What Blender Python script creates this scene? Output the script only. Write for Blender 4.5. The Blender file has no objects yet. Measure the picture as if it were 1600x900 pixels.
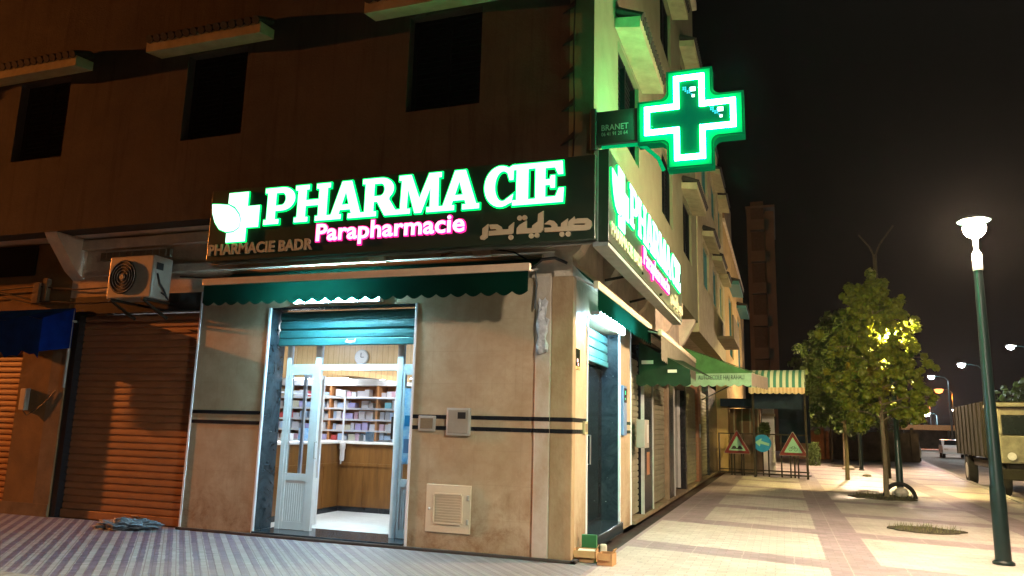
import bpy, bmesh, math, random
from mathutils import Vector, Matrix
random.seed(7)
S = bpy.context.scene
PI = math.pi

# ------------------------------------------------------------------ camera
cd = bpy.data.cameras.new('camera'); cam = bpy.data.objects.new('camera', cd); S.collection.objects.link(cam)
Fw = Vector((-0.33152268, 0.92605185, 0.18033492)); Rt = Vector((0.94274376, 0.33254757, 0.02542297)); Up = Vector((0.03642695, -0.17843791, 0.98327666))
M = Matrix((Rt, Up, -Fw)).transposed().to_4x4(); M.translation = Vector((2.3243, -8.6284, 1.5))
cam.matrix_world = M
cd.sensor_width = 36; cd.lens = 36 * 1175.694 / 1600; cd.clip_start = .05; cd.clip_end = 2000
S.camera = cam
# ------------------------------------------------------------------ night sky, exposure
W = bpy.data.worlds.new('World'); S.world = W; W.use_nodes = True
wn = W.node_tree.nodes; wl = W.node_tree.links
bg = wn['Background']
tc = wn.new('ShaderNodeTexCoord'); sp = wn.new('ShaderNodeSeparateXYZ'); cr = wn.new('ShaderNodeValToRGB')
wl.new(tc.outputs['Generated'], sp.inputs[0]); wl.new(sp.outputs['Z'], cr.inputs[0]); wl.new(cr.outputs[0], bg.inputs['Color'])
cr.color_ramp.elements[0].position = 0; cr.color_ramp.elements[0].color = (.55, .28, .16, 1)
cr.color_ramp.elements[1].position = .5; cr.color_ramp.elements[1].color = (.22, .25, .22, 1)
bg.inputs['Strength'].default_value = .0022
S.view_settings.view_transform = 'Standard'; S.view_settings.look = 'None'; S.view_settings.exposure = 0; S.view_settings.gamma = 1
S.view_settings.use_curve_mapping = False
S.render.engine = 'CYCLES'
S.cycles.use_denoising = True
S.cycles.max_bounces = 8; S.cycles.transparent_max_bounces = 16
S.cycles.sample_clamp_indirect = 4; S.cycles.sample_clamp_direct = 0

# ------------------------------------------------------------------ materials
def new_mat(name):
    m = bpy.data.materials.new(name); m.use_nodes = True
    n = m.node_tree.nodes; return m, n, m.node_tree.links, n['Principled BSDF']
def rgba(c): return (c[0], c[1], c[2], 1)
def mat(name, col, rough=.6, metal=0, var=.15, scale=6, bump=0, bscale=40, col2=None, stretch=(1, 1, 1), spec=.5, detail=6, coat=0):
    m, n, l, p = new_mat(name)
    t = n.new('ShaderNodeTexCoord'); mp = n.new('ShaderNodeMapping'); mp.inputs['Scale'].default_value = stretch
    l.new(t.outputs['Object'], mp.inputs[0])
    nz = n.new('ShaderNodeTexNoise'); nz.inputs['Scale'].default_value = scale; nz.inputs['Detail'].default_value = detail; nz.inputs['Roughness'].default_value = .65
    l.new(mp.outputs[0], nz.inputs['Vector'])
    r = n.new('ShaderNodeValToRGB'); r.color_ramp.elements[0].position = .32; r.color_ramp.elements[1].position = .68
    c2 = col2 if col2 else tuple(min(1, c * (1 + var)) for c in col)
    c1 = col if col2 else tuple(c * (1 - var) for c in col)
    r.color_ramp.elements[0].color = rgba(c1); r.color_ramp.elements[1].color = rgba(c2)
    l.new(nz.outputs['Fac'], r.inputs[0]); l.new(r.outputs[0], p.inputs['Base Color'])
    p.inputs['Roughness'].default_value = rough; p.inputs['Metallic'].default_value = metal
    p.inputs['Specular IOR Level'].default_value = spec if rough < .6 else min(spec, .12)
    if coat: p.inputs['Coat Weight'].default_value = coat
    if bump:
        b = n.new('ShaderNodeBump'); b.inputs['Strength'].default_value = bump; b.inputs['Distance'].default_value = .02
        n2 = n.new('ShaderNodeTexNoise'); n2.inputs['Scale'].default_value = bscale; n2.inputs['Detail'].default_value = 5
        l.new(mp.outputs[0], n2.inputs['Vector']); l.new(n2.outputs['Fac'], b.inputs['Height']); l.new(b.outputs[0], p.inputs['Normal'])
    return m
def glow(name, col, s):
    m, n, l, p = new_mat(name)
    p.inputs['Base Color'].default_value = rgba(tuple(min(1, c * .04) for c in col)); p.inputs['Specular IOR Level'].default_value = 0; p.inputs['Emission Color'].default_value = rgba(col); p.inputs['Emission Strength'].default_value = s
    return m
def glass(name, tint=(.9, .95, 1), refl=.12):
    m, n, l, p = new_mat(name)
    n.remove(p); tr = n.new('ShaderNodeBsdfTransparent'); gl = n.new('ShaderNodeBsdfGlossy'); mx = n.new('ShaderNodeMixShader'); fr = n.new('ShaderNodeFresnel')
    tr.inputs[0].default_value = rgba(tint); gl.inputs['Roughness'].default_value = .03; fr.inputs[0].default_value = 1.5
    l.new(fr.outputs[0], mx.inputs[0]); l.new(tr.outputs[0], mx.inputs[1]); l.new(gl.outputs[0], mx.inputs[2]); l.new(mx.outputs[0], n['Material Output'].inputs[0])
    return m
def math_node(n, l, op, a, b=None, c=None):
    m = n.new('ShaderNodeMath'); m.operation = op
    for i, v in enumerate((a, b, c)):
        if v is None: continue
        if isinstance(v, (int, float)): m.inputs[i].default_value = v
        else: l.new(v, m.inputs[i])
    return m.outputs[0]
def mixc(n, l, f, a, b, mode='MIX'):
    m = n.new('ShaderNodeMix'); m.data_type = 'RGBA'; m.blend_type = mode
    for i, v in ((0, f), (6, a), (7, b)):
        if isinstance(v, (int, float)): m.inputs[i].default_value = v
        elif isinstance(v, tuple): m.inputs[i].default_value = rgba(v)
        else: l.new(v, m.inputs[i])
    return m.outputs[2]
def noise(n, l, vec, scale, detail=5, rough=.6, dist=0):
    z = n.new('ShaderNodeTexNoise'); z.inputs['Scale'].default_value = scale; z.inputs['Detail'].default_value = detail; z.inputs['Roughness'].default_value = rough; z.inputs['Distortion'].default_value = dist
    l.new(vec, z.inputs['Vector']); return z.outputs['Fac']
def ramp(n, l, f, a, b, ca=(0, 0, 0), cb=(1, 1, 1)):
    r = n.new('ShaderNodeValToRGB'); r.color_ramp.elements[0].position = a; r.color_ramp.elements[1].position = b
    r.color_ramp.elements[0].color = rgba(ca); r.color_ramp.elements[1].color = rgba(cb); l.new(f, r.inputs[0]); return r.outputs[0]

def facade_render():
    m, n, l, p = new_mat('brown_render')
    t = n.new('ShaderNodeTexCoord').outputs['Object']
    c = mixc(n, l, ramp(n, l, noise(n, l, t, 1.1, 9, .7, .4), .3, .7), (.046, .041, .037), (.074, .065, .056))
    ms = n.new('ShaderNodeMapping'); ms.inputs['Scale'].default_value = (3.2, 3.2, .22); l.new(t, ms.inputs[0])
    c = mixc(n, l, math_node(n, l, 'MULTIPLY', ramp(n, l, noise(n, l, ms.outputs[0], 2.2, 8, .7), .52, .7), .45), c, (.018, .014, .012))
    c = mixc(n, l, math_node(n, l, 'MULTIPLY', ramp(n, l, noise(n, l, t, .55, 4, .5, .2), .56, .58), .3), c, (.075, .062, .05))
    l.new(c, p.inputs['Base Color']); p.inputs['Roughness'].default_value = .95; p.inputs['Specular IOR Level'].default_value = .1
    bp = n.new('ShaderNodeBump'); bp.inputs['Strength'].default_value = .5; bp.inputs['Distance'].default_value = .02; l.new(noise(n, l, t, 35, 8, .7), bp.inputs['Height']); l.new(bp.outputs[0], p.inputs['Normal'])
    return m
def marble_wall():
    """honey coloured stone slabs with brown clouds and iron stains"""
    m, n, l, p = new_mat('honey_stone')
    t = n.new('ShaderNodeTexCoord').outputs['Object']
    sx = n.new('ShaderNodeSeparateXYZ'); l.new(t, sx.inputs[0])
    hx = math_node(n, l, 'ADD', sx.outputs['X'], sx.outputs['Y'])
    cb = n.new('ShaderNodeCombineXYZ'); l.new(hx, cb.inputs[0]); l.new(sx.outputs['Z'], cb.inputs[1])
    br = n.new('ShaderNodeTexBrick'); l.new(cb.outputs[0], br.inputs['Vector']); br.offset = 0
    br.inputs['Scale'].default_value = 1; br.inputs['Brick Width'].default_value = .6; br.inputs['Row Height'].default_value = .4; br.inputs['Mortar Size'].default_value = .0022
    br.inputs['Color1'].default_value = (0, 0, 0, 1); br.inputs['Color2'].default_value = (1, 1, 1, 1); br.inputs['Mortar'].default_value = (.5, .5, .5, 1)
    a = noise(n, l, t, 1.3, 8, .72, .3); b = noise(n, l, t, 14, 9, .75, .2)
    c = mixc(n, l, ramp(n, l, a, .34, .68), (.46, .385, .27), (.31, .23, .14))
    c = mixc(n, l, ramp(n, l, b, .35, .75), c, mixc(n, l, .5, c, (.40, .33, .22)))
    c = mixc(n, l, math_node(n, l, 'MULTIPLY', br.outputs['Color'], .10), c, (.5, .42, .3))
    st = ramp(n, l, noise(n, l, t, 2.2, 10, .8, .4), .46, .64)
    ms = n.new('ShaderNodeMapping'); ms.inputs['Scale'].default_value = (5, 5, .35); l.new(t, ms.inputs[0])
    drip = ramp(n, l, noise(n, l, ms.outputs[0], 2.5, 8, .7), .56, .72); c = mixc(n, l, math_node(n, l, 'MULTIPLY', drip, .3), c, (.2, .13, .07))
    low = ramp(n, l, sx.outputs['Z'], .1, 1.1, (1, 1, 1), (.28, .28, .28))
    c = mixc(n, l, math_node(n, l, 'MULTIPLY', math_node(n, l, 'MULTIPLY', st, low), .85), c, (.19, .095, .035))
    c = mixc(n, l, math_node(n, l, 'MULTIPLY', br.outputs['Fac'], .22), c, (.14, .1, .06))
    l.new(c, p.inputs['Base Color'])
    rr = ramp(n, l, b, .3, .8, (.3, .3, .3), (.55, .55, .55)); l.new(rr, p.inputs['Roughness'])
    bp = n.new('ShaderNodeBump'); bp.inputs['Strength'].default_value = .12; bp.inputs['Distance'].default_value = .01; l.new(b, bp.inputs['Height']); l.new(bp.outputs[0], p.inputs['Normal'])
    return m
def dark_marble():
    m, n, l, p = new_mat('dark_marble')
    t = n.new('ShaderNodeTexCoord').outputs['Object']
    v = n.new('ShaderNodeTexVoronoi'); v.inputs['Scale'].default_value = 16; l.new(t, v.inputs['Vector'])
    f = ramp(n, l, v.outputs['Distance'], .0, .13, (1, 1, 1), (0, 0, 0)); g = ramp(n, l, noise(n, l, t, 4, 6), .52, .66)
    f = math_node(n, l, 'MULTIPLY', f, g)
    c = mixc(n, l, ramp(n, l, noise(n, l, t, 3, 8, .7, 2), .4, .7), (.012, .02, .028), (.04, .055, .068))
    c = mixc(n, l, f, c, (.6, .68, .72)); l.new(c, p.inputs['Base Color']); p.inputs['Roughness'].default_value = .16
    return m
def paving_blocks():
    """front pavement: diagonal stripes of violet and cream blocks"""
    m, n, l, p = new_mat('striped_paving_blocks')
    t = n.new('ShaderNodeTexCoord').outputs['Object']
    mp = n.new('ShaderNodeMapping'); mp.inputs['Rotation'].default_value = (0, 0, math.radians(-43)); l.new(t, mp.inputs[0])
    s = n.new('ShaderNodeSeparateXYZ'); l.new(mp.outputs[0], s.inputs[0])
    wob = math_node(n, l, 'MULTIPLY', noise(n, l, t, 5, 3), .03)
    u = math_node(n, l, 'ADD', s.outputs['X'], wob)
    fr = math_node(n, l, 'FRACT', math_node(n, l, 'MULTIPLY', u, 1 / .14))
    tri = math_node(n, l, 'ABSOLUTE', math_node(n, l, 'SUBTRACT', fr, .5))
    st = ramp(n, l, tri, .23, .27)
    br = n.new('ShaderNodeTexBrick'); l.new(mp.outputs[0], br.inputs['Vector']); br.offset = 0
    br.inputs['Scale'].default_value = 1; br.inputs['Brick Width'].default_value = .074; br.inputs['Row Height'].default_value = .074; br.inputs['Mortar Size'].default_value = .005
    br.inputs['Color1'].default_value = (0, 0, 0, 1); br.inputs['Color2'].default_value = (1, 1, 1, 1); br.inputs['Mortar'].default_value = (.5, .5, .5, 1)
    pur = mixc(n, l, br.outputs['Color'], (.065, .06, .11), (.12, .11, .18)); cre = mixc(n, l, br.outputs['Color'], (.22, .245, .25), (.31, .335, .35))
    c = mixc(n, l, st, pur, cre)
    sw = n.new('ShaderNodeSeparateXYZ'); l.new(t, sw.inputs[0])
    worn = math_node(n, l, 'ADD', ramp(n, l, noise(n, l, t, 1.1, 8, .75), .35, .8), math_node(n, l, 'MULTIPLY_ADD', sw.outputs['X'], .22, .85)); worn = math_node(n, l, 'MINIMUM', math_node(n, l, 'MAXIMUM', worn, .12), .75)
    c = mixc(n, l, worn, c, (.2, .185, .19))
    c = mixc(n, l, math_node(n, l, 'MULTIPLY', br.outputs['Fac'], .6), c, (.09, .075, .08))
    vs = n.new('ShaderNodeTexVoronoi'); vs.inputs['Scale'].default_value = 2.9; l.new(t, vs.inputs['Vector'])
    c = mixc(n, l, math_node(n, l, 'MULTIPLY', ramp(n, l, vs.outputs['Distance'], .04, .09, (1, 1, 1), (0, 0, 0)), .5), c, (.06, .055, .06))
    l.new(c, p.inputs['Base Color']); p.inputs['Roughness'].default_value = .55
    bp = n.new('ShaderNodeBump'); bp.inputs['Strength'].default_value = .5; bp.inputs['Distance'].default_value = .006
    l.new(math_node(n, l, 'SUBTRACT', 1.0, br.outputs['Fac']), bp.inputs['Height']); l.new(bp.outputs[0], p.inputs['Normal'])
    return m
def paving_slabs():
    """side pavement: pale rectangles framed by lilac bands, small pavers"""
    m, n, l, p = new_mat('lilac_banded_paving')
    t = n.new('ShaderNodeTexCoord').outputs['Object']
    s = n.new('ShaderNodeSeparateXYZ'); l.new(t, s.inputs[0])
    wob = math_node(n, l, 'MULTIPLY_ADD', noise(n, l, t, 14, 4), .06, -.03); X = math_node(n, l, 'ADD', s.outputs['X'], wob); Y = math_node(n, l, 'ADD', s.outputs['Y'], wob)
    yy = math_node(n, l, 'ADD', Y, math_node(n, l, 'MULTIPLY', X, .22))
    fy = math_node(n, l, 'FRACT', math_node(n, l, 'MULTIPLY', math_node(n, l, 'ADD', yy, 10.82), 1 / 3.12))   # bands
    band = math_node(n, l, 'LESS_THAN', fy, .2)
    far = math_node(n, l, 'GREATER_THAN', yy, 5.3)
    left = math_node(n, l, 'ADD', .36, math_node(n, l, 'MULTIPLY', far, .64))
    nw = math_node(n, l, 'LESS_THAN', X, left)
    mid = math_node(n, l, 'MULTIPLY', math_node(n, l, 'GREATER_THAN', X, 2.77), math_node(n, l, 'LESS_THAN', X, 3.36))
    fx = math_node(n, l, 'FRACT', math_node(n, l, 'MULTIPLY', math_node(n, l, 'ADD', X, -3.36), 1 / 3.1))
    mid2 = math_node(n, l, 'MULTIPLY', math_node(n, l, 'GREATER_THAN', X, 3.5), math_node(n, l, 'GREATER_THAN', fx, .8))
    lil = math_node(n, l, 'MAXIMUM', math_node(n, l, 'MAXIMUM', band, nw), math_node(n, l, 'MAXIMUM', mid, mid2))
    br = n.new('ShaderNodeTexBrick'); l.new(t, br.inputs['Vector'])
    br.inputs['Scale'].default_value = 1; br.inputs['Brick Width'].default_value = .2; br.inputs['Row Height'].default_value = .1; br.inputs['Mortar Size'].default_value = .005
    br.inputs['Color1'].default_value = (0, 0, 0, 1); br.inputs['Color2'].default_value = (1, 1, 1, 1); br.inputs['Mortar'].default_value = (.5, .5, .5, 1)
    a = mixc(n, l, br.outputs['Color'], (.40, .365, .33), (.50, .46, .42)); b = mixc(n, l, br.outputs['Color'], (.22, .165, .185), (.30, .235, .255))
    c = mixc(n, l, lil, a, b)
    c = mixc(n, l, math_node(n, l, 'MULTIPLY', ramp(n, l, noise(n, l, t, .8, 9, .75), .35, .75), .55), c, (.22, .19, .16))
    c = mixc(n, l, math_node(n, l, 'MULTIPLY', br.outputs['Fac'], .45), c, (.12, .1, .09))
    vs = n.new('ShaderNodeTexVoronoi'); vs.inputs['Scale'].default_value = 2.6; l.new(t, vs.inputs['Vector'])
    c = mixc(n, l, math_node(n, l, 'MULTIPLY', ramp(n, l, vs.outputs['Distance'], .03, .07, (1, 1, 1), (0, 0, 0)), .55), c, (.08, .07, .065))
    wl_ = ramp(n, l, noise(n, l, t, .55, 10, .8, 1.2), .52, .62); c = mixc(n, l, math_node(n, l, 'MULTIPLY', wl_, .35), c, (.14, .11, .10))
    # thin pale joints between the big panels
    jx = math_node(n, l, 'FRACT', math_node(n, l, 'MULTIPLY', math_node(n, l, 'ADD', X, 9.0), 1 / .6))
    j = math_node(n, l, 'LESS_THAN', jx, .02); c = mixc(n, l, math_node(n, l, 'MULTIPLY', j, .45), c, (.5, .46, .4))
    l.new(c, p.inputs['Base Color'])
    l.new(ramp(n, l, noise(n, l, t, 1.3, 6), .3, .7, (.42, .42, .42), (.65, .65, .65)), p.inputs['Roughness'])
    bp = n.new('ShaderNodeBump'); bp.inputs['Strength'].default_value = .35; bp.inputs['Distance'].default_value = .005
    l.new(math_node(n, l, 'SUBTRACT', noise(n, l, t, 9, 6), br.outputs['Fac']), bp.inputs['Height']); l.new(bp.outputs[0], p.inputs['Normal'])
    return m
def cloth(name, col, tr=.45):
    m, n, l, p = new_mat(name)
    t = n.new('ShaderNodeTexCoord').outputs['Object']; c = mixc(n, l, noise(n, l, t, 5, 6), tuple(v * .8 for v in col), tuple(v * 1.2 for v in col)); l.new(c, p.inputs['Base Color']); p.inputs['Roughness'].default_value = .95; p.inputs['Specular IOR Level'].default_value = 0
    tl = n.new('ShaderNodeBsdfTranslucent'); l.new(c, tl.inputs[0]); mx = n.new('ShaderNodeMixShader'); mx.inputs[0].default_value = tr
    l.new(p.outputs[0], mx.inputs[1]); l.new(tl.outputs[0], mx.inputs[2]); l.new(mx.outputs[0], n['Material Output'].inputs[0])
    return m
def stripes_cloth(name, ca, cb, period, axis='X'):
    m, n, l, p = new_mat(name)
    t = n.new('ShaderNodeTexCoord').outputs['Object']; s = n.new('ShaderNodeSeparateXYZ'); l.new(t, s.inputs[0])
    f = math_node(n, l, 'FRACT', math_node(n, l, 'MULTIPLY', s.outputs[axis], 1 / period)); c = mixc(n, l, math_node(n, l, 'LESS_THAN', f, .48), ca, cb)
    c = mixc(n, l, math_node(n, l, 'MULTIPLY', noise(n, l, t, 4), .4), c, (.12, .12, .1)); l.new(c, p.inputs['Base Color']); p.inputs['Roughness'].default_value = .8
    return m
def planks(name, ca, cb, w):
    m, n, l, p = new_mat(name)
    t = n.new('ShaderNodeTexCoord').outputs['Object']; s = n.new('ShaderNodeSeparateXYZ'); l.new(t, s.inputs[0])
    h = math_node(n, l, 'ADD', s.outputs['X'], s.outputs['Y'])
    f = math_node(n, l, 'FRACT', math_node(n, l, 'MULTIPLY', h, 1 / w)); g = math_node(n, l, 'LESS_THAN', f, .07)
    mp = n.new('ShaderNodeMapping'); mp.inputs['Scale'].default_value = (9, 9, 1); l.new(t, mp.inputs[0])
    c = mixc(n, l, ramp(n, l, noise(n, l, mp.outputs[0], 3, 8, .7, 1), .3, .7), ca, cb)
    c = mixc(n, l, math_node(n, l, 'MULTIPLY', g, .6), c, tuple(v * .3 for v in ca)); l.new(c, p.inputs['Base Color']); p.inputs['Roughness'].default_value = .35
    return m
def leafmat(name, ca, cb):
    m, n, l, p = new_mat(name)
    t = n.new('ShaderNodeTexCoord').outputs['Object']
    c = mixc(n, l, ramp(n, l, noise(n, l, t, 5, 4, .8), .3, .7), ca, cb); l.new(c, p.inputs['Base Color']); p.inputs['Roughness'].default_value = .55
    tl = n.new('ShaderNodeBsdfTranslucent'); l.new(c, tl.inputs[0]); mx = n.new('ShaderNodeMixShader'); mx.inputs[0].default_value = .4
    l.new(p.outputs[0], mx.inputs[1]); l.new(tl.outputs[0], mx.inputs[2]); l.new(mx.outputs[0], n['Material Output'].inputs[0])
    return m

MT = dict(
    casing=mat('pale_casing_plaster', (.50, .46, .42), .5, col2=(.34, .27, .19), scale=2.6, stretch=(1, 1, .6), bump=.3, bscale=20),
    offwhite=mat('off_white_paint', (.60, .53, .40), .5, var=.06),
    stone=marble_wall(), marble=dark_marble(), blocks=paving_blocks(), slabs=paving_slabs(),
    ochre=facade_render(),
    sideplaster=mat('cream_render', (.17, .17, .10), .9, var=.16, scale=1.2, bump=.3, bscale=50),
    pale=mat('whitewashed_concrete', (.58, .5, .4), .85, var=.2, scale=3, bump=.4, bscale=30),
    cream=mat('cream_paint', (.36, .32, .19), .8, var=.18, scale=4, bump=.2),
    yellow=mat('yellow_render', (.42, .3, .13), .9, var=.18, scale=1.5, bump=.2),
    orangewall=mat('ochre_plaster', (.24, .15, .065), .9, col2=(.15, .1, .05), scale=2, bump=.4, bscale=25),
    greywall=mat('grimy_plaster', (.22, .17, .11), .9, col2=(.13, .1, .065), scale=2.2, bump=.4, bscale=25),
    pillar=mat('honey_plaster', (.38, .29, .18), .75, col2=(.25, .165, .09), scale=3.2, stretch=(1, 1, .5), bump=.35, bscale=30),
    black=mat('black_band', (.012, .013, .016), .25), blackwin=mat('dark_shutter_wood', (.006, .006, .008), .6, scale=8, spec=.05),
    white=mat('white_aluminium', (.72, .76, .8), .3, var=.05), trim=mat('polished_trim', (.75, .78, .85), .25, var=.04),
    alu=mat('grey_aluminium', (.45, .46, .44), .4, .3, var=.12), steel=mat('brushed_steel', (.5, .5, .5), .35, .9, var=.1),
    teal=mat('teal_shutter_paint', (.03, .14, .15), .45, var=.12, scale=3), shutter=mat('brown_shutter_paint', (.32, .14, .06), .5, col2=(.21, .09, .04), scale=3, stretch=(1, 1, 3)),
    beigeshut=mat('beige_shutter_paint', (.17, .16, .11), .6, var=.2, scale=3),
    awning=cloth('green_awning_cloth', (.001, .014, .009), .3), rail=mat('cream_rail', (.55, .46, .34), .5, var=.1),
    bluecloth=mat('blue_tarpaulin', (.001, .016, .13), .95, var=.3, scale=4, bump=.5, bscale=6, spec=0), darkcloth=mat('dark_tarpaulin', (.01, .02, .035), .7, var=.3),
    dgreen=mat('faded_dark_green_cloth', (.010, .026, .011), .9, var=.3, scale=5), pgreen=mat('pale_green_cloth', (.06, .16, .05), .8, var=.25, scale=4), mint=mat('mint_cloth', (.27, .44, .27), .8, var=.15), greyc=mat('grey_awning_cloth', (.13, .12, .09), .85, var=.2),
    sign=mat('green_black_sign_panel', (.018, .035, .022), .32, var=.1), signside=mat('sign_panel_edge', (.03, .03, .03), .4),
    dull=mat('unlit_cream_lettering', (.5, .46, .32), .5, var=.05), fascia=mat('zinc_sheet', (.35, .38, .38), .4, .5, var=.2, scale=5),
    wood=planks('light_wood_planks', (.5, .31, .13), (.62, .42, .2), .11), counterwood=mat('varnished_counter_wood', (.12, .05, .012), .3, col2=(.21, .095, .025), scale=2, stretch=(6, 6, .8)),
    shelfwood=mat('orange_shelf_wood', (.55, .24, .09), .4, var=.12), inwall=mat('white_interior', (.7, .68, .66), .7, var=.05),
    infloor=mat('pale_floor_tiles', (.6, .62, .6), .35, var=.08, scale=12), acw=mat('aged_white_casing', (.26, .245, .21), .5, var=.1), dark=mat('dark_grille', (.02, .02, .02), .6),
    pole=mat('dark_green_pole_paint', (.005, .018, .018), .38, var=.1, scale=10), bark=mat('grey_bark', (.2, .16, .1), .9, col2=(.1, .08, .05), scale=8, stretch=(4, 4, .6), bump=.8, bscale=20),
    asphalt=mat('asphalt', (.055, .052, .05), .75, var=.25, scale=3, bump=.4, bscale=120), kerb=mat('kerb_stone', (.3, .29, .26), .7, var=.2, scale=6, bump=.3),
    roadpale=mat('dusty_road', (.27, .24, .2), .8, var=.25, scale=.9, bump=.3, bscale=60),  # road made pale, lamp light on the asphalt put into its colour
    soil=mat('dry_soil', (.07, .06, .04), 1, var=.4, scale=12, bump=1, bscale=30), card=mat('brown_cardboard', (.42, .25, .12), .8, var=.12, scale=8), cardlid=mat('pale_card_inside', (.6, .56, .48), .8, var=.06),
    greenbox=mat('green_printed_card', (.015, .14, .05), .5, var=.1), cable=mat('black_cable', (.012, .012, .012), .5), rust=mat('dark_railing_steel', (.035, .03, .022), .6, .4, var=.4),
    red=mat('red_sign_border', (.13, .015, .012), .45, var=.1), signwhite=mat('white_sign_face', (.22, .46, .33), .4, var=.06), signblue=mat('blue_sign_face', (.01, .2, .42), .4, var=.08), signblack=mat('black_sign_print', (.01, .01, .01), .5),  # sign faces are white; the green glare is tinted into them
    tank=mat('dull_metal_casing', (.35, .34, .3), .45, .5, var=.25), rubber=mat('tyre_rubber', (.02, .02, .02), .8), truckgreen=mat('dusty_truck_panel', (.018, .017, .012), .95, var=.35, scale=2, bump=.3),
    truckcream=mat('cream_truck_paint', (.14, .135, .10), .7, var=.35, scale=3), carwhite=mat('white_car_paint', (.7, .7, .68), .25, var=.03), cardark=mat('dark_car_paint', (.07, .05, .04), .25, var=.05),
    tower=mat('tower_render', (.085, .08, .06), .9, col2=(.06, .055, .045), scale=.6), towerdark=mat('tower_recess', (.045, .04, .03), .9, var=.2), farwall=mat('distant_wall', (.15, .12, .08), .9, col2=(.07, .055, .035), scale=1.5),
    tile=mat('clay_roof_tile', (.035, .03, .025), .8, var=.3, scale=12), poster=mat('blue_printed_poster', (.12, .38, .72), .3, col2=(.6, .78, .88), scale=9), plate=mat('blue_grey_plate', (.12, .2, .36), .35, var=.1),
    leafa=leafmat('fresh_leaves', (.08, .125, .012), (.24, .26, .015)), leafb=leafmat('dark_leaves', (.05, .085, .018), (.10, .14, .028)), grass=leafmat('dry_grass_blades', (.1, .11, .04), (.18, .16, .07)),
    plastic=mat('wrinkled_plastic', (.5, .52, .56), .25, var=.25, scale=10, bump=1, bscale=14), stonew=mat('pale_stone', (.4, .37, .3), .8, var=.2), gold=mat('brass_frame', (.5, .34, .16), .35, .6),
    orangeroof=mat('canopy_sheet', (.5, .22, .08), .6, var=.2), glass=glass('clear_glass'), darkglass=mat('dark_glass', (.01, .014, .016), .06), 
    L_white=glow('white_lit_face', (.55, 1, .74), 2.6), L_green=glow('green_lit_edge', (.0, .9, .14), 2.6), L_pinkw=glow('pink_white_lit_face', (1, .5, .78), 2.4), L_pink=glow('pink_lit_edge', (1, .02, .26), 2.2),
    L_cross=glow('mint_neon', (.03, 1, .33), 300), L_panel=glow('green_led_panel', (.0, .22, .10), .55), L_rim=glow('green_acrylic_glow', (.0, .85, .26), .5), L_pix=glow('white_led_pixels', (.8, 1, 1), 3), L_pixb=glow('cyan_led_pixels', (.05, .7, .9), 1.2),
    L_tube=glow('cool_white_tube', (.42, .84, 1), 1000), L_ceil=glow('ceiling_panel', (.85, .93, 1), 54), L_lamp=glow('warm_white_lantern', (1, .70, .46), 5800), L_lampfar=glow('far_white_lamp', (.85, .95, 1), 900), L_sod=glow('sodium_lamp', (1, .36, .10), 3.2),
    L_sodnear=glow('sodium_street_lamp', (1, .27, .045), 85000), L_shade=glow('shaded_warm_lamp', (1, .86, .68), 2500), L_case=glow('glowing_green_casing', (.0, .5, .16), .2), L_lamp2=glow('tree_lantern', (1, .76, .28), 6000), L_stem=glow('lit_lantern_stem', (1, .85, .65), 14), L_diff=glow('cool_white_diffuser', (.5, .86, 1), 190), L_red=glow('red_indicator', (1, .6, .5), 4), L_screen=glow('green_display', (.1, 1, .4), 1.5),
)

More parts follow.
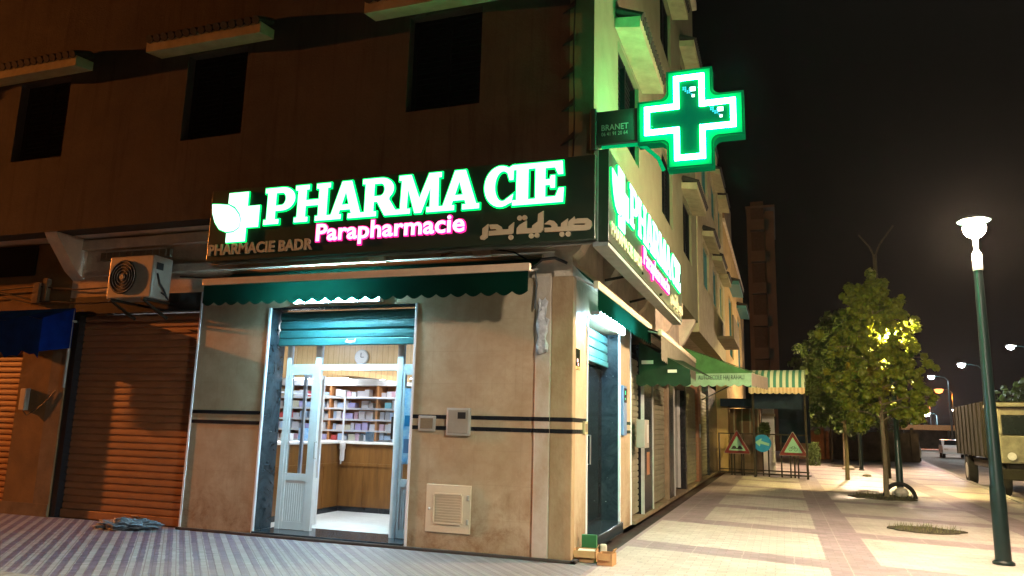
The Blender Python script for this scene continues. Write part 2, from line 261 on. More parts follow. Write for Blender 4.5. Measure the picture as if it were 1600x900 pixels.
# ------------------------------------------------------------------ mesh helpers
class MB:
    def __init__(s): s.b = bmesh.new()
    def box(s, x0, x1, y0, y1, z0, z1, bev=0, rot=None, piv=None):
        r = bmesh.ops.create_cube(s.b, size=1); v = r['verts']
        for q in v: q.co = Vector(((x0 + x1) / 2 + q.co.x * (x1 - x0), (y0 + y1) / 2 + q.co.y * (y1 - y0), (z0 + z1) / 2 + q.co.z * (z1 - z0)))
        if bev:
            es = {e for q in v for e in q.link_edges}
            rr = bmesh.ops.bevel(s.b, geom=list(es), offset=bev, segments=2, affect='EDGES', profile=.5); v = list({w for f in rr['faces'] for w in f.verts} | {q for q in v if q.is_valid})
        if rot is not None:
            m = rot if isinstance(rot, Matrix) else Matrix.Rotation(rot, 4, 'Z'); pv = Vector(piv or ((x0 + x1) / 2, (y0 + y1) / 2, (z0 + z1) / 2))
            for q in v: q.co = pv + m.to_3x3() @ (q.co - pv)
        return s
    def tube(s, pts, r, seg=8, caps=True):
        pts = [Vector(p) for p in pts]; rs = r if isinstance(r, (list, tuple)) else [r] * len(pts); rings = []
        up = Vector((0, 0, 1))
        for i, p in enumerate(pts):
            d = (pts[min(i + 1, len(pts) - 1)] - pts[max(i - 1, 0)]).normalized()
            a = d.cross(up if abs(d.z) < .95 else Vector((1, 0, 0))).normalized(); b = d.cross(a)
            rings.append([s.b.verts.new(p + (a * math.cos(2 * PI * k / seg) + b * math.sin(2 * PI * k / seg)) * rs[i]) for k in range(seg)])
        for A, B in zip(rings, rings[1:]):
            for k in range(seg): s.b.faces.new((A[k], A[(k + 1) % seg], B[(k + 1) % seg], B[k]))
        if caps:
            s.b.faces.new(rings[0][::-1]); s.b.faces.new(rings[-1])
        return s
    def lathe(s, prof, c=(0, 0, 0), seg=20, axis='Z'):
        rings = []
        for r, z in prof:
            ring = []
            for k in range(seg):
                a = 2 * PI * k / seg; x, y = max(r, 1e-4) * math.cos(a), max(r, 1e-4) * math.sin(a)
                v = (x, y, z) if axis == 'Z' else ((x, z, y) if axis == 'Y' else (z, x, y))
                ring.append(s.b.verts.new(Vector(v) + Vector(c)))
            rings.append(ring)
        for A, B in zip(rings, rings[1:]):
            for k in range(seg): s.b.faces.new((A[k], A[(k + 1) % seg], B[(k + 1) % seg], B[k]))
        s.b.faces.new(rings[0][::-1]); s.b.faces.new(rings[-1]); return s
    def prism(s, poly, a0, a1, plane='XZ'):
        """extrude a 2D outline along the missing axis"""
        def P(u, v, w): return {'XZ': (u, w, v), 'YZ': (w, u, v), 'XY': (u, v, w)}[plane]
        A = [s.b.verts.new(P(u, v, a0)) for u, v in poly]; B = [s.b.verts.new(P(u, v, a1)) for u, v in poly]
        n = len(poly)
        for k in range(n): s.b.faces.new((A[k], A[(k + 1) % n], B[(k + 1) % n], B[k]))
        s.b.faces.new(A[::-1]); s.b.faces.new(B); return s
    def quad(s, *p): s.b.faces.new([s.b.verts.new(q) for q in p]); return s
    def mesh(s, name, m, smooth=False):
        bmesh.ops.recalc_face_normals(s.b, faces=s.b.faces[:])
        me = bpy.data.meshes.new(name); s.b.to_mesh(me); s.b.free(); me.materials.append(MT[m] if isinstance(m, str) else m)
        if smooth:
            me.polygons.foreach_set('use_smooth', [True] * len(me.polygons))
            try: me.set_sharp_from_angle(angle=math.radians(40))
            except Exception: pass
        return me
    def obj(s, name, m, parent=None, smooth=False, label=None, cat=None, group=None, kind=None, loc=None):
        return link(name, s.mesh(name, m, smooth), parent, label, cat, group, kind, loc)
def link(name, me, parent=None, label=None, cat=None, group=None, kind=None, loc=None):
    o = bpy.data.objects.new(name, me); S.collection.objects.link(o)
    if parent: o.parent = parent
    if loc: o.location = loc
    return tag(o, label, cat, group, kind)
def tag(o, label=None, cat=None, group=None, kind=None):
    if label: o['label'] = label
    if cat: o['category'] = cat
    if group: o['group'] = group
    if kind: o['kind'] = kind
    return o
def thing(name, label, cat, loc=(0, 0, 0), rz=0, group=None):
    o = link(name, None, None, label, cat, group); o.location = loc; o.rotation_euler = (0, 0, rz); o.empty_display_size = .1; return o
def dup(root, loc=None, rz=None, label=None, group=None):
    r = root.copy(); S.collection.objects.link(r)
    if loc is not None: r.location = loc
    if rz is not None: r.rotation_euler = (0, 0, rz)
    if label: r['label'] = label
    if group: r['group'] = group
    for ch in list(root.children):
        c = ch.copy(); S.collection.objects.link(c); c.parent = r
        for g in list(ch.children):
            d = g.copy(); S.collection.objects.link(d); d.parent = c
    return r
def curve_mesh(splines, depth, m, offset=0, bev=0):
    """flat outlines (with holes) in XZ, extruded along Y; front face looks to -Y"""
    cu = bpy.data.curves.new('outline', 'CURVE'); cu.dimensions = '2D'; cu.fill_mode = 'BOTH'; cu.extrude = depth / 2; cu.offset = offset
    for sp in splines:
        s = cu.splines.new('POLY'); s.points.add(len(sp) - 1)
        for i, (x, z) in enumerate(sp): s.points[i].co = (x, z, 0, 1)
        s.use_cyclic_u = True
    return curve_done(cu, m)
def curve_done(cu, m, fit=None):
    o = bpy.data.objects.new('tmp', cu); S.collection.objects.link(o)
    dg = bpy.context.evaluated_depsgraph_get(); me = bpy.data.meshes.new_from_object(o.evaluated_get(dg)); bpy.data.objects.remove(o)
    if fit:
        x0, x1, z0, z1 = fit; xs = [v.co.x for v in me.vertices]; ys = [v.co.y for v in me.vertices]
        a, b, c, d = min(xs), max(xs), min(ys), max(ys)
        for v in me.vertices: v.co.x = x0 + (v.co.x - a) / (b - a) * (x1 - x0); v.co.y = z0 + (v.co.y - c) / (d - c) * (z1 - z0)
    for v in me.vertices: v.co = Vector((v.co.x, -v.co.z, v.co.y))
    me.materials.clear(); me.materials.append(MT[m]); return me
def text_mesh(s, fit, depth, m, offset=0):
    cu = bpy.data.curves.new('text', 'FONT'); cu.body = s; cu.size = 1; cu.extrude = depth / 2; cu.offset = offset; cu.resolution_u = 3; cu.space_character = 1.02
    return curve_done(cu, m, fit)

# ------------------------------------------------------------------ ground
def sheet(pts, z, name, m, holes=None):
    b = MB(); b.quad(*[(x, y, z) for x, y in pts]); return b.obj(name, m, kind='structure')
sheet([(-300, -300), (300, -300), (300, 500), (-300, 500)], -.14, 'ground', 'asphalt')
# pavement slabs: front strip and side pavement
b = MB(); b.prism([(-60, -3.1), (.3, -3.1), (.3, 0.05), (-60, 0.05)], -.13, 0, 'XY'); b.obj('front_pavement', 'blocks', kind='structure')
b = MB(); b.prism([(.3, -3.1), (6.6, -3.1), (7.0, 2), (7.2, 8), (8.5, 24), (10.6, 45), (15.5, 100), (.3, 100)], -.13, 0, 'XY'); b.obj('side_pavement', 'slabs', kind='structure')
b = MB(); b.box(-60, 6.5, -3.27, -3.1, -.13, .012, .01); b.obj('front_kerb', 'kerb', kind='structure')
b = MB(); k = [(6.6, -3.1), (7.0, 2), (7.2, 8), (8.5, 24), (10.6, 45), (15.5, 100)]
b.prism(k + [(x + .16, y) for x, y in k[::-1]], -.13, .012, 'XY'); b.obj('side_kerb', 'kerb', kind='structure')
b = MB(); b.quad((6.7, -3, -.136), (30, -3, -.136), (40, 180, -.136), (7, 180, -.136)); b.obj('side_road', 'roadpale', kind='structure')

# ------------------------------------------------------------------ corner building
H_TOP = 13.0; Z1 = 4.22; OH = .55; OS = .39
bld = thing('corner_building', 'brown rendered corner building with honey stone ground floor and overhanging upper storeys', 'building')
def part(name, b, m, parent=bld, smooth=False, label=None): return b.obj(name, m, parent, smooth, label)
DX0, DX1, DZ = -4.32, -2.06, 3.03          # front shop opening
SY0, SY1, SZ = .78, 2.86, 2.93             # side door opening
b = MB(); b.box(-5.50, DX0, 0, .38, 0, 3.3); b.box(DX1, -.43, 0, .38, 0, 3.3); b.box(DX0, DX1, 0, .38, DZ, 3.3); part('stone_wall', b, 'stone')
b = MB(); b.box(-.38, 0, .12, SY0, 0, 3.3); b.box(-.38, 0, SY1, 3.75, 0, 3.3); b.box(-.38, 0, SY0, SY1, SZ, 3.3); part('stone_wall', b, 'stone')
b = MB(); b.box(-.43, -.24, -.055, .12, 0, 3.3, .012); part('corner_pipe_casing', b, 'casing')
b = MB(); b.box(-.24, .03, -.03, .12, 0, 3.3, .012); part('corner_pillar', b, 'pillar')
b = MB(); b.box(-.22, .01, -.01, .3, 3.3, Z1); part('upper_pillar', b, 'pale')
b = MB(); b.box(-8.15, -.22, .05, .38, 3.3, Z1); b.box(-.38, -.01, .3, 11, 3.3, Z1); part('lintel_wall', b, 'pale')
b = MB(); b.box(-8.15, -.22, 0, .05, 3.62, 3.74); b.box(-8.1, -.3, -.06, .05, 4.04, 4.19); part('lintel_band', b, 'pale')
# black double bands
for z in (1.565, 1.43):
    for q in ((-5.49, DX0, -.006, .002), (DX1, -.43, -.006, .002), (-.43, -.24, -.061, -.05), (-.24, .03, -.036, -.028), (.028, .036, -.036, .12), (-.002, .006, .12, SY0), (-.002, .006, SY1, 3.74)):
        b = MB(); b.box(*q, z, z + .048); part('black_band', b, 'black')
# white corner trims
for x in (-5.515, DX0, DX1):
    b = MB(); b.box(x - .016, x + .016, -.016, .02, 0, 3.3 if x < -5 else DZ, .004); part('metal_trim', b, 'trim')
for y in (SY0, SY1, 3.755):
    b = MB(); b.box(-.02, .016, y - .016, y + .016, .0, SZ if y < 3 else 3.3, .004); part('metal_trim', b, 'trim')
# plinth and thresholds
b = MB(); b.box(-5.5, .1, -.1, -.056, .001, .035, .006); b.box(.036, .1, -.1, .14, .001, .035, .006); part('plinth_strip', b, 'asphalt')
b = MB(); b.box(DX0 + .02, DX1 - .02, -.05, .6, .002, .055, .006); part('door_threshold', b, 'marble')
b = MB(); b.box(-.5, .06, SY0 + .02, SY1 - .02, .002, .15, .006); part('door_threshold', b, 'marble')
# marble jambs of front opening
b = MB(); b.box(DX0 - .0, DX0 + .02, .02, .36, .056, DZ); b.box(DX1 - .02, DX1, .02, .36, .056, DZ); b.box(DX0 + .02, DX1 - .02, .02, .36, DZ - .02, DZ); part('door_jamb', b, 'marble')
for yj in (SY1 - .02, SY0):
    b = MB(); b.box(-.36, -.02, yj, yj + .02, .15, SZ); part('door_jamb', b, 'marble')
# upper storeys
def wall_with_windows(b, axis, fixed, th, a0, a1, z0, z1, wins):
    """a wall in the X or Y direction with rectangular openings (a_lo, a_hi, z_lo, z_hi) that never share columns"""
    def bx(p, q, r, t):
        if q - p < 1e-4 or t - r < 1e-4: return
        if axis == 'X': b.box(p, q, fixed, fixed + th, r, t)
        else: b.box(fixed - th, fixed, p, q, r, t)
    cols = sorted({(w[0], w[1]) for w in wins}); cur = a0
    for lo, hi in cols:
        bx(cur, lo, z0, z1); cz = z0
        for w in sorted([w for w in wins if (w[0], w[1]) == (lo, hi)], key=lambda w: w[2]):
            bx(lo, hi, cz, w[2]); cz = w[3]
        bx(lo, hi, cz, z1); cur = hi
    bx(cur, a1, z0, z1)
fw = [(-9.1, -8.02), (-5.71, -4.65), (-2.08, -1.06), (-13.0, -12.0)]
frontw = [(a, c, z, z + 1.32) for a, c in fw for z in (5.42, 9.0)]
b = MB(); wall_with_windows(b, 'X', -OH, .3, -15, OS - .3, Z1, H_TOP, frontw); part('front_upper_wall', b, 'ochre')
sw = [(.85, 2.45), (4.85, 6.35), (8.1, 9.85)]
sidew = [(a, c, z, z + 1.32) for a, c in sw for z in (5.45, 8.9)]
b = MB(); wall_with_windows(b, 'Y', OS, .3, -OH, 11.0, Z1, H_TOP, sidew); part('side_upper_wall', b, 'sideplaster')
b = MB(); b.box(-15, OS - .3, -OH + .3, 4.2, Z1 + .004, Z1 + .25); b.box(OS - .9, OS - .3, 4.2, 11, Z1 + .004, Z1 + .25); part('soffit', b, 'pale')
b = MB(); b.box(-15.2, OS + .12, -OH - .12, 11.1, H_TOP, H_TOP + .2, .02); part('roof', b, 'pale')
def front_window(x0, x1, z):
    w = MB(); w.box(x0, x1, -OH + .2, -OH + .24, z, z + 1.32)
    for i in range(16): w.box(x0 + .06, x1 - .06, -OH + .17, -OH + .205, z + .06 + i * .076, z + .11 + i * .076)
    w = w.obj('window', 'blackwin', bld)
    f = MB(); f.box(x0, x0 + .05, -OH + .14, -OH + .198, z, z + 1.32); f.box(x1 - .05, x1, -OH + .14, -OH + .198, z, z + 1.32); f.box((x0 + x1) / 2 - .03, (x0 + x1) / 2 + .03, -OH + .14, -OH + .198, z, z + 1.32); f.box(x0 + .05, x1 - .05, -OH + .145, -OH + .193, z + 1.28, z + 1.319); f.box(x0 + .05, x1 - .05, -OH + .145, -OH + .193, z + .001, z + .04); f.obj('frame', 'blackwin', w)
def side_window(y0, y1, z, par=bld, X=OS, hgt=1.32, m='blackwin'):
    w = MB(); w.box(X - .2, X - .16, y0, y1, z, z + hgt)
    for i in range(int(hgt / .08)): w.box(X - .165, X - .13, y0 + .06, y1 - .06, z + .05 + i * .08, z + .1 + i * .08)
    w = w.obj('window', m, par)
    f = MB(); f.box(X - .158, X - .06, y0, y0 + .05, z, z + hgt); f.box(X - .158, X - .06, y1 - .05, y1, z, z + hgt); f.box(X - .158, X - .06, (y0 + y1) / 2 - .03, (y0 + y1) / 2 + .03, z, z + hgt); f.box(X - .152, X - .066, y0 + .05, y1 - .05, z + hgt - .04, z + hgt - .001); f.box(X - .152, X - .066, y0 + .05, y1 - .05, z + .001, z + .04); f.obj('frame', m, w)
def canopy(a0, a1, z, axis, fixed, par, proj=.34, m='cream'):
    """little sloping hood with curved end cheeks and clay tiles"""
    pr = [(0, z + .02), (-proj, z - .03), (-proj, z + .13), (0, z + .16)]
    b = MB()
    if axis == 'X': b.prism([(fixed + u, v) for u, v in pr], a0, a1, 'YZ')
    else: b.prism([(fixed - u, v) for u, v in pr], a0, a1, 'XZ')
    h = b.obj('window_hood', m, par)
    t = MB(); n = max(4, int((a1 - a0) / .13))
    for i in range(n):
        a = a0 + (i + .5) * (a1 - a0) / n
        if axis == 'X': t.tube([(a, fixed - proj - .03 , z + .15), (a, fixed - .01, z + .29)], .062, 8)
        else: t.tube([(fixed + proj + .03, a, z + .15), (fixed + .01, a, z + .29)], .062, 8)
    t.obj('roof_tiles', 'tile', h)
for a, c in fw:
    for z in (5.42, 9.0): front_window(a, c, z)
    canopy(a - .52, c + .42, 6.755, 'X', -OH, bld, .3)
for a, c in sw:
    for z in (5.45, 8.9): side_window(a, c, z)
    canopy(a - .2, c + .35, 6.83, 'Y', OS, bld); canopy(a - .2, c + .35, 10.28, 'Y', OS, bld)
# corbels under the overhang
for x in (-8.15, -6.7 + 3.9, -1.3):
    b = MB(); b.prism([(.05, 3.58), (-.12, 3.7), (-.5, 4.15), (-OH + .01, Z1 - .001), (.05, Z1 - .001)], x - .0, x + .24, 'YZ'); part('corbel', b, 'pale')
for y in (-.02, 1.75, 4.5, 7.7, 10.3):
    b = MB(); b.prism([(-.01, 3.52), (.1, 3.62), (OS - .03, 4.1), (OS - .01, Z1 - .001), (-.01, Z1 - .001)], y, y + .26, 'XZ'); part('corbel', b, 'pale')
# high ventilation slot and dark little window left
b = MB(); b.box(-7.55, -6.2, -.02, .048, 3.86, 3.98); [b.box(-7.5 + i * .13, -7.43 + i * .13, -.03, -.02, 3.87, 3.97) for i in range(10)]; part('air_vent', b, 'greywall')
b = MB(); b.box(-15, -8.15, .05, .38, 2.5, Z1); b.box(-8.94, -7.98, .0, .38, 0, 2.5); b.box(-15, -11.2, .05, .38, 0, 2.5); part('left_wall', b, 'orangewall')
b = MB(); b.box(-9.95, -8.98, .02, .06, 3.72, 4.16); w = part('window', b, 'blackwin')
b = MB(); b.box(-9.98, -8.95, .0, .02, 3.69, 3.72); b.box(-9.98, -8.95, .0, .02, 4.16, 4.19); b.obj('frame', 'blackwin', w)
b = MB(); b.box(-8.3, -7.98, -.004, .0, .0, 3.0); b.box(-8.98, -7.98, -.02, -.004, .001, .18); part('pier_base', b, 'greywall')

# ------------------------------------------------------------------ roller shutters
def shutter_mesh(x0, x1, z0, z1, y, pitch=.1, d=.018):
    b = MB(); n = int(round((z1 - z0) / pitch)); pts = []
    for i in range(n):
        z = z0 + i * (z1 - z0) / n; p = (z1 - z0) / n
        pts += [(y + d, z), (y + d * .1, z + p * .12), (y, z + p * .45), (y + d * .15, z + p * .82), (y + d, z + p * .92)]
    pts.append((y + d, z1)); V = [[b.b.verts.new((x, py, pz)) for py, pz in pts] for x in (x0, x1)]
    for i in range(len(pts) - 1): b.b.faces.new((V[0][i], V[1][i], V[1][i + 1], V[0][i + 1]))
    return b
t = thing('shop_shutter', 'closed brown corrugated roller shutter between grimy pier and pharmacy', 'roller shutter')
shutter_mesh(-7.86, -5.55, .12, 3.02, .13).obj('slats', 'shutter', t)
b = MB(); b.box(-7.86, -5.55, .1, .16, 0, .12, .01); b.obj('bottom_bar', 'shutter', t)
for xa, xb in ((-7.98, -7.86), (-5.55, -5.5)):
    b = MB(); b.box(xa, xb, .02, .3, 0, 3.03); b.obj('guide_rail', 'black', t)
b = MB(); b.box(-7.98, -5.5, .0, .36, 3.03, 3.3); b.obj('shutter_box', 'black', t)
b = MB(); b.tube([(-6.45, .11, .08), (-6.45, .07, .11), (-6.35, .07, .11), (-6.35, .11, .08)], .009, 6); b.obj('handle', 'steel', t)
t = thing('neighbour_shutter', 'reddish corrugated roller shutter under the blue tarpaulin, cut by left edge', 'roller shutter')
shutter_mesh(-11.2, -8.94, .1, 2.5, .14, .09).obj('slats', 'shutter', t)
b = MB(); b.box(-11.2, -8.94, .11, .17, 0, .1); b.obj('bottom_bar', 'shutter', t)
t = thing('pharmacy_shutter', 'teal roller shutter raised above the pharmacy entrance', 'roller shutter')
shutter_mesh(DX0 + .03, DX1 - .03, 2.62, 3.0, .2, .125, .03).obj('slats', 'teal', t)
b = MB(); b.box(DX0 + .03, DX1 - .03, .195, .24, 2.52, 2.62, .012); b.obj('bottom_bar', 'teal', t)
b = MB(); b.tube([(-3.18, .19, 2.6), (-3.19, .165, 2.56), (-3.12, .16, 2.545), (-3.05, .165, 2.56), (-3.06, .19, 2.6)], .009, 6); b.box(-3.17, -3.07, .188, .197, 2.56, 2.585); b.obj('handle', 'white', t)
t = thing('side_door_shutter', 'pale teal roller shutter raised over the dark side doorway', 'roller shutter')
s = shutter_mesh(0, SY1 - SY0 - .06, 2.5, 2.9, 0, .12, .025).obj('slats', 'teal', t); s.rotation_euler = (0, 0, PI / 2); s.location = (-.18, SY0 + .03, 0)
b = MB(); b.box(-.2, -.165, SY0 + .03, SY1 - .03, 2.42, 2.5, .01); b.obj('bottom_bar', 'teal', t)

# ------------------------------------------------------------------ side door (dark glass)
t = thing('side_door', 'dark glass side door deep in the marble lined doorway', 'door')
b = MB(); b.box(-.31, -.29, SY0 + .08, SY1 - .08, .2, 2.42); b.obj('glass_panel', 'darkglass', t)
b = MB(); b.box(-.33, -.27, SY0 + .02, SY0 + .08, .15, 2.42); b.box(-.33, -.27, SY1 - .08, SY1 - .02, .15, 2.42); b.box(-.33, -.27, 1.79, 1.85, .15, 2.42); b.box(-.33, -.27, SY0 + .08, SY1 - .08, .15, .2); b.obj('frame', 'black', t)
b = MB(); b.tube([(-.27, 1.9, 1.0), (-.22, 1.9, 1.0), (-.22, 1.9, 1.4), (-.27, 1.9, 1.4)], .012, 6); b.obj('handle', 'steel', t)

# ------------------------------------------------------------------ pharmacy entrance
ent = thing('pharmacy_entrance', 'white framed glazed pharmacy entrance with one doorway standing open', 'shop entrance')
Y = .30
b = MB()
for x0, x1 in ((-4.2, -4.13), (-3.73, -3.64), (-2.46, -2.37), (-2.1, -2.08)): b.box(x0, x1, Y, Y + .06, .056, 2.6, .004)
b.box(-4.13, -3.73, Y + .003, Y + .057, 2.19, 2.27); b.box(-3.64, -2.46, Y + .003, Y + .057, 2.19, 2.27); b.box(-2.37, -2.1, Y + .003, Y + .057, 2.19, 2.27)
b.box(-4.13, -3.73, Y + .003, Y + .057, 2.56, 2.6); b.box(-3.64, -2.46, Y + .003, Y + .057, 2.56, 2.6); b.box(-2.37, -2.1, Y + .003, Y + .057, 2.56, 2.6); b.obj('frame', 'white', ent)
def leaf(x0, x1, y, name='door_leaf', zt=2.19):
    b = MB(); b.box(x0, x0 + .04, y, y + .045, .06, zt, .004); b.box(x1 - .04, x1, y, y + .045, .06, zt, .004)
    for z0, z1 in ((.06, .16), (.7, .79), (zt - .06, zt)): b.box(x0 + .04, x1 - .04, y + .002, y + .043, z0, z1)
    b.box(x0 + .04, x1 - .04, y + .018, y + .03, .16, .7)
    n = int((x1 - x0 - .08) / .034)
    for i in range(n): b.box(x0 + .05 + i * .034, x0 + .07 + i * .034, y + .01, y + .018, .17, .66)
    o = b.obj(name, 'white', ent); g = MB(); g.box(x0 + .04, x1 - .04, y + .02, y + .026, .79, zt - .06); g.obj('pane', 'glass', o); return o
leaf(-4.13, -3.73, Y + .006); leaf(-2.37, -2.1, Y + .006)
for x0, x1 in ((-4.13, -3.73), (-3.64, -2.46), (-2.37, -2.1)):
    b = MB(); b.box(x0, x1, Y + .02, Y + .026, 2.27, 2.56); b.obj('transom_pane', 'glass', ent)
# open inner leaf seen through the left pane
b = MB(); b.box(-3.98, -3.94, .42, .46, .06, 2.15); b.box(-3.98, -3.94, .86, .90, .06, 2.15); b.box(-3.975, -3.945, .46, .86, 2.09, 2.15); b.box(-3.975, -3.945, .46, .86, .06, .7)
b.obj('open_door_leaf', 'white', ent)
b = MB(); b.tube([(-3.62, Y - .01, 1.0), (-3.62, Y - .05, 1.0), (-3.62, Y - .05, 1.22), (-3.62, Y - .01, 1.22)], .009, 6); b.obj('handle', 'alu', ent)
b = MB(); b.box(-2.325, -2.14, Y + .0, Y + .004, .98, 1.95); po = b.obj('poster', 'poster', None, label='pale blue printed poster stuck to the narrow right hand glass panel', cat='poster')
for i, (z0, z1, m) in enumerate(((1.46, 1.6, 'signblue'), (1.12, 1.3, 'plate'), (1.0, 1.06, 'poster'))):
    b = MB(); b.box(-2.31, -2.155, Y - .003, Y - .001, z0, z1); b.obj('printed_panel', m, po)

# ------------------------------------------------------------------ pharmacy interior
room = thing('pharmacy_room', 'bright pharmacy sales room with pale walls and floor behind the entrance', 'shop interior')
b = MB(); b.box(-7.6, -.4, .39, 4.5, .02, .05); b.obj('floor', 'infloor', room)
b = MB(); b.box(-7.6, -.4, 4.35, 4.5, .05, 3.0); b.box(-7.75, -7.6, .39, 4.5, .05, 3.0); b.box(-.55, -.4, .39, 4.35, .05, 3.0); b.obj('wall', 'inwall', room)
b = MB(); b.box(-7.6, -.4, .39, 4.5, 3.0, 3.1); b.box(-7.6, -.55, 3.06, 4.35, 2.32, 2.38); b.obj('ceiling', 'inwall', room)
b = MB(); b.box(-7.6, -.55, 3.0, 3.06, 2.26, 3.0); b.obj('wood_panelling', 'wood', room)
b = MB(); b.prism([(-4.9, 2.3), (-3.4, 2.16), (-3.4, 2.22), (-4.9, 2.42)], 2.5, 2.99, 'XZ'); b.obj('ceiling_beam', 'wood', room)
for x, y in ((-5.6, 1.6), (-3.0, 1.6), (-4.3, 1.1)):
    b = MB(); b.box(x - .3, x + .3, y - .3, y + .3, 2.975, 2.995); b.obj('ceiling_light', 'L_ceil', None, label={-5.6: 'square ceiling light panel at the left of the pharmacy room', -3.0: 'square ceiling light panel at the right of the pharmacy room', -4.3: 'square ceiling light panel just inside the pharmacy door'}[x], cat='ceiling light', group='ceiling lights of the pharmacy')
b = MB(); b.tube([(-6.6, 3.7, 2.29), (-5.3, 3.7, 2.29)], .018, 8); b.obj('strip_light', 'L_ceil', None, label='white strip light above the left medicine shelves', cat='strip light', group='strip lights over the shelves')
b = MB(); b.tube([(-4.6, 3.7, 2.29), (-3.3, 3.7, 2.29)], .018, 8); b.obj('strip_light', 'L_ceil', None, label='white strip light above the right medicine shelves', cat='strip light', group='strip lights over the shelves')
cl = thing('wall_clock', 'round white wall clock on the wood panelling', 'clock', (-4.6, 2.99, 2.62))
MB().lathe([(.0, 0), (.13, 0), (.14, -.02), (.13, -.045), (.12, -.045)], axis='Y', seg=24).obj('case', 'alu', cl, True)
MB().lathe([(.12, -.046), (.12, -.049)], axis='Y', seg=24).obj('dial', 'inwall', cl)
b = MB(); b.box(-.005, .005, -.055, -.052, 0, .08); b.box(0, .06, -.055, -.052, -.005, .005); b.obj('hand', 'black', cl)
# counter: L shape
ct = thing('sales_counter', 'L shaped varnished wood sales counter with a pale top', 'counter')
b = MB(); b.box(-4.72, -4.66, .75, 2.56, .05, 1.14); b.box(-4.72, -2.0, 2.6, 2.66, .05, 1.14)
b.box(-4.66, -4.645, .75, 2.55, .78, .83); b.box(-4.645, -2.0, 2.585, 2.6, .78, .83)
for x in (-4.25, -3.72, -3.2, -2.67): b.box(x, x + .03, 2.588, 2.6, .05, .78)
for y in (1.1, 1.6, 2.1): b.box(-4.66, -4.648, y, y + .03, .05, .78)
b.obj('front_panel', 'counterwood', ct)
b = MB(); b.box(-4.66, -4.64, .75, 2.57, .05, .13); b.box(-4.64, -2.0, 2.575, 2.6, .05, .13); b.obj('skirting', 'black', ct)
b = MB(); b.box(-5.2, -4.62, .72, 2.55, 1.14, 1.18, .006); b.box(-5.2, -1.98, 2.55, 3.0, 1.14, 1.18, .006); b.obj('counter_top', 'inwall', ct)
sg = thing('sneeze_guard', 'thin white framed clear screen standing on the counter', 'counter screen')
b = MB()
for x, y in ((-4.68, .8), (-4.64, 2.58), (-3.7, 2.62), (-2.4, 2.62)): b.box(x - .012, x + .012, y - .012, y + .012, 1.18, 1.92)
b.box(-4.69, -4.67, .81, 2.57, 1.9, 1.92); b.box(-4.63, -2.41, 2.61, 2.63, 1.9, 1.92); b.obj('frame', 'white', sg)
b = MB(); b.box(-4.627, -3.713, 2.618, 2.622, 1.19, 1.9); b.box(-3.687, -2.413, 2.618, 2.622, 1.19, 1.9); b.obj('pane', 'glass', sg)
d = thing('dispenser', 'white hand gel dispenser fixed to the counter corner', 'dispenser', (-4.58, 2.5, .86))
MB().lathe([(.03, 0), (.04, .03), (.04, .18), (.05, .2), (.05, .3), (.03, .32)], seg=14).obj('body', 'inwall', d, True)
MB().lathe([(.012, 0), (.012, .06)], c=(.0, -.03, -.05), seg=8).obj('nozzle', 'alu', d)
d = thing('computer_monitor', 'dark computer monitor seen from behind on the counter', 'monitor', (-3.55, 2.75, 1.18))
b = MB(); b.box(-.27, .27, -.03, .0, .05, .42, .008); b.obj('casing', 'dark', d)
b = MB(); b.box(-.05, .05, -.0, .04, 0, .2); b.box(-.12, .12, -.08, .1, 0, .012); b.obj('stand', 'dark', d)
b = MB(); b.box(-.2, -.02, -.034, -.03, .1, .34, .002); b.obj('back_plate', 'plate', d)
ch = thing('desk_chair', 'black rounded chair back showing behind the counter', 'chair', (-3.2, 3.2, .05))
MB().lathe([(.0, -.03), (.2, -.03), (.24, 0), (.2, .04), (0, .04)], c=(0, 0, 1.22), axis='Y', seg=24).obj('backrest', 'dark', ch, True)
b = MB(); b.box(-.22, .22, -.25, .18, .5, .56, .02); b.obj('seat', 'dark', ch)
b = MB(); b.tube([(0, 0, 0), (0, 0, .5)], .025); b.tube([(0, .02, .55), (0, .02, 1.1)], .02); b.box(-.22, .22, -.03, .03, 0, .03); b.box(-.03, .03, -.22, -.031, 0, .03); b.box(-.03, .03, .031, .22, 0, .03); b.obj('leg', 'dark', ch)
for i, (x, y, w_, h_, mm, lb) in enumerate(((-3.95, 2.78, .2, .03, 'inwall', 'low white stack of papers on the counter'), (-4.25, 2.8, .12, .16, 'poster', 'blue leaflet holder on the counter'), (-4.45, 2.85, .07, .1, 'inwall', 'little white packet on the counter near its corner'), (-3.0, 2.75, .1, .13, 'offwhite', 'cream packet on the counter right of the monitor'), (-4.9, 1.4, .16, .12, 'inwall', 'white packet on the left arm of the counter'), (-4.95, 1.9, .1, .2, 'poster', 'pale blue box on the left arm of the counter'))):
    b = MB(); b.box(x - w_ / 2, x + w_ / 2, y - .06, y + .06, 1.182, 1.182 + h_, .004, rot=.3 * i); b.obj('counter_packet', mm, None, label=lb, cat='packet')
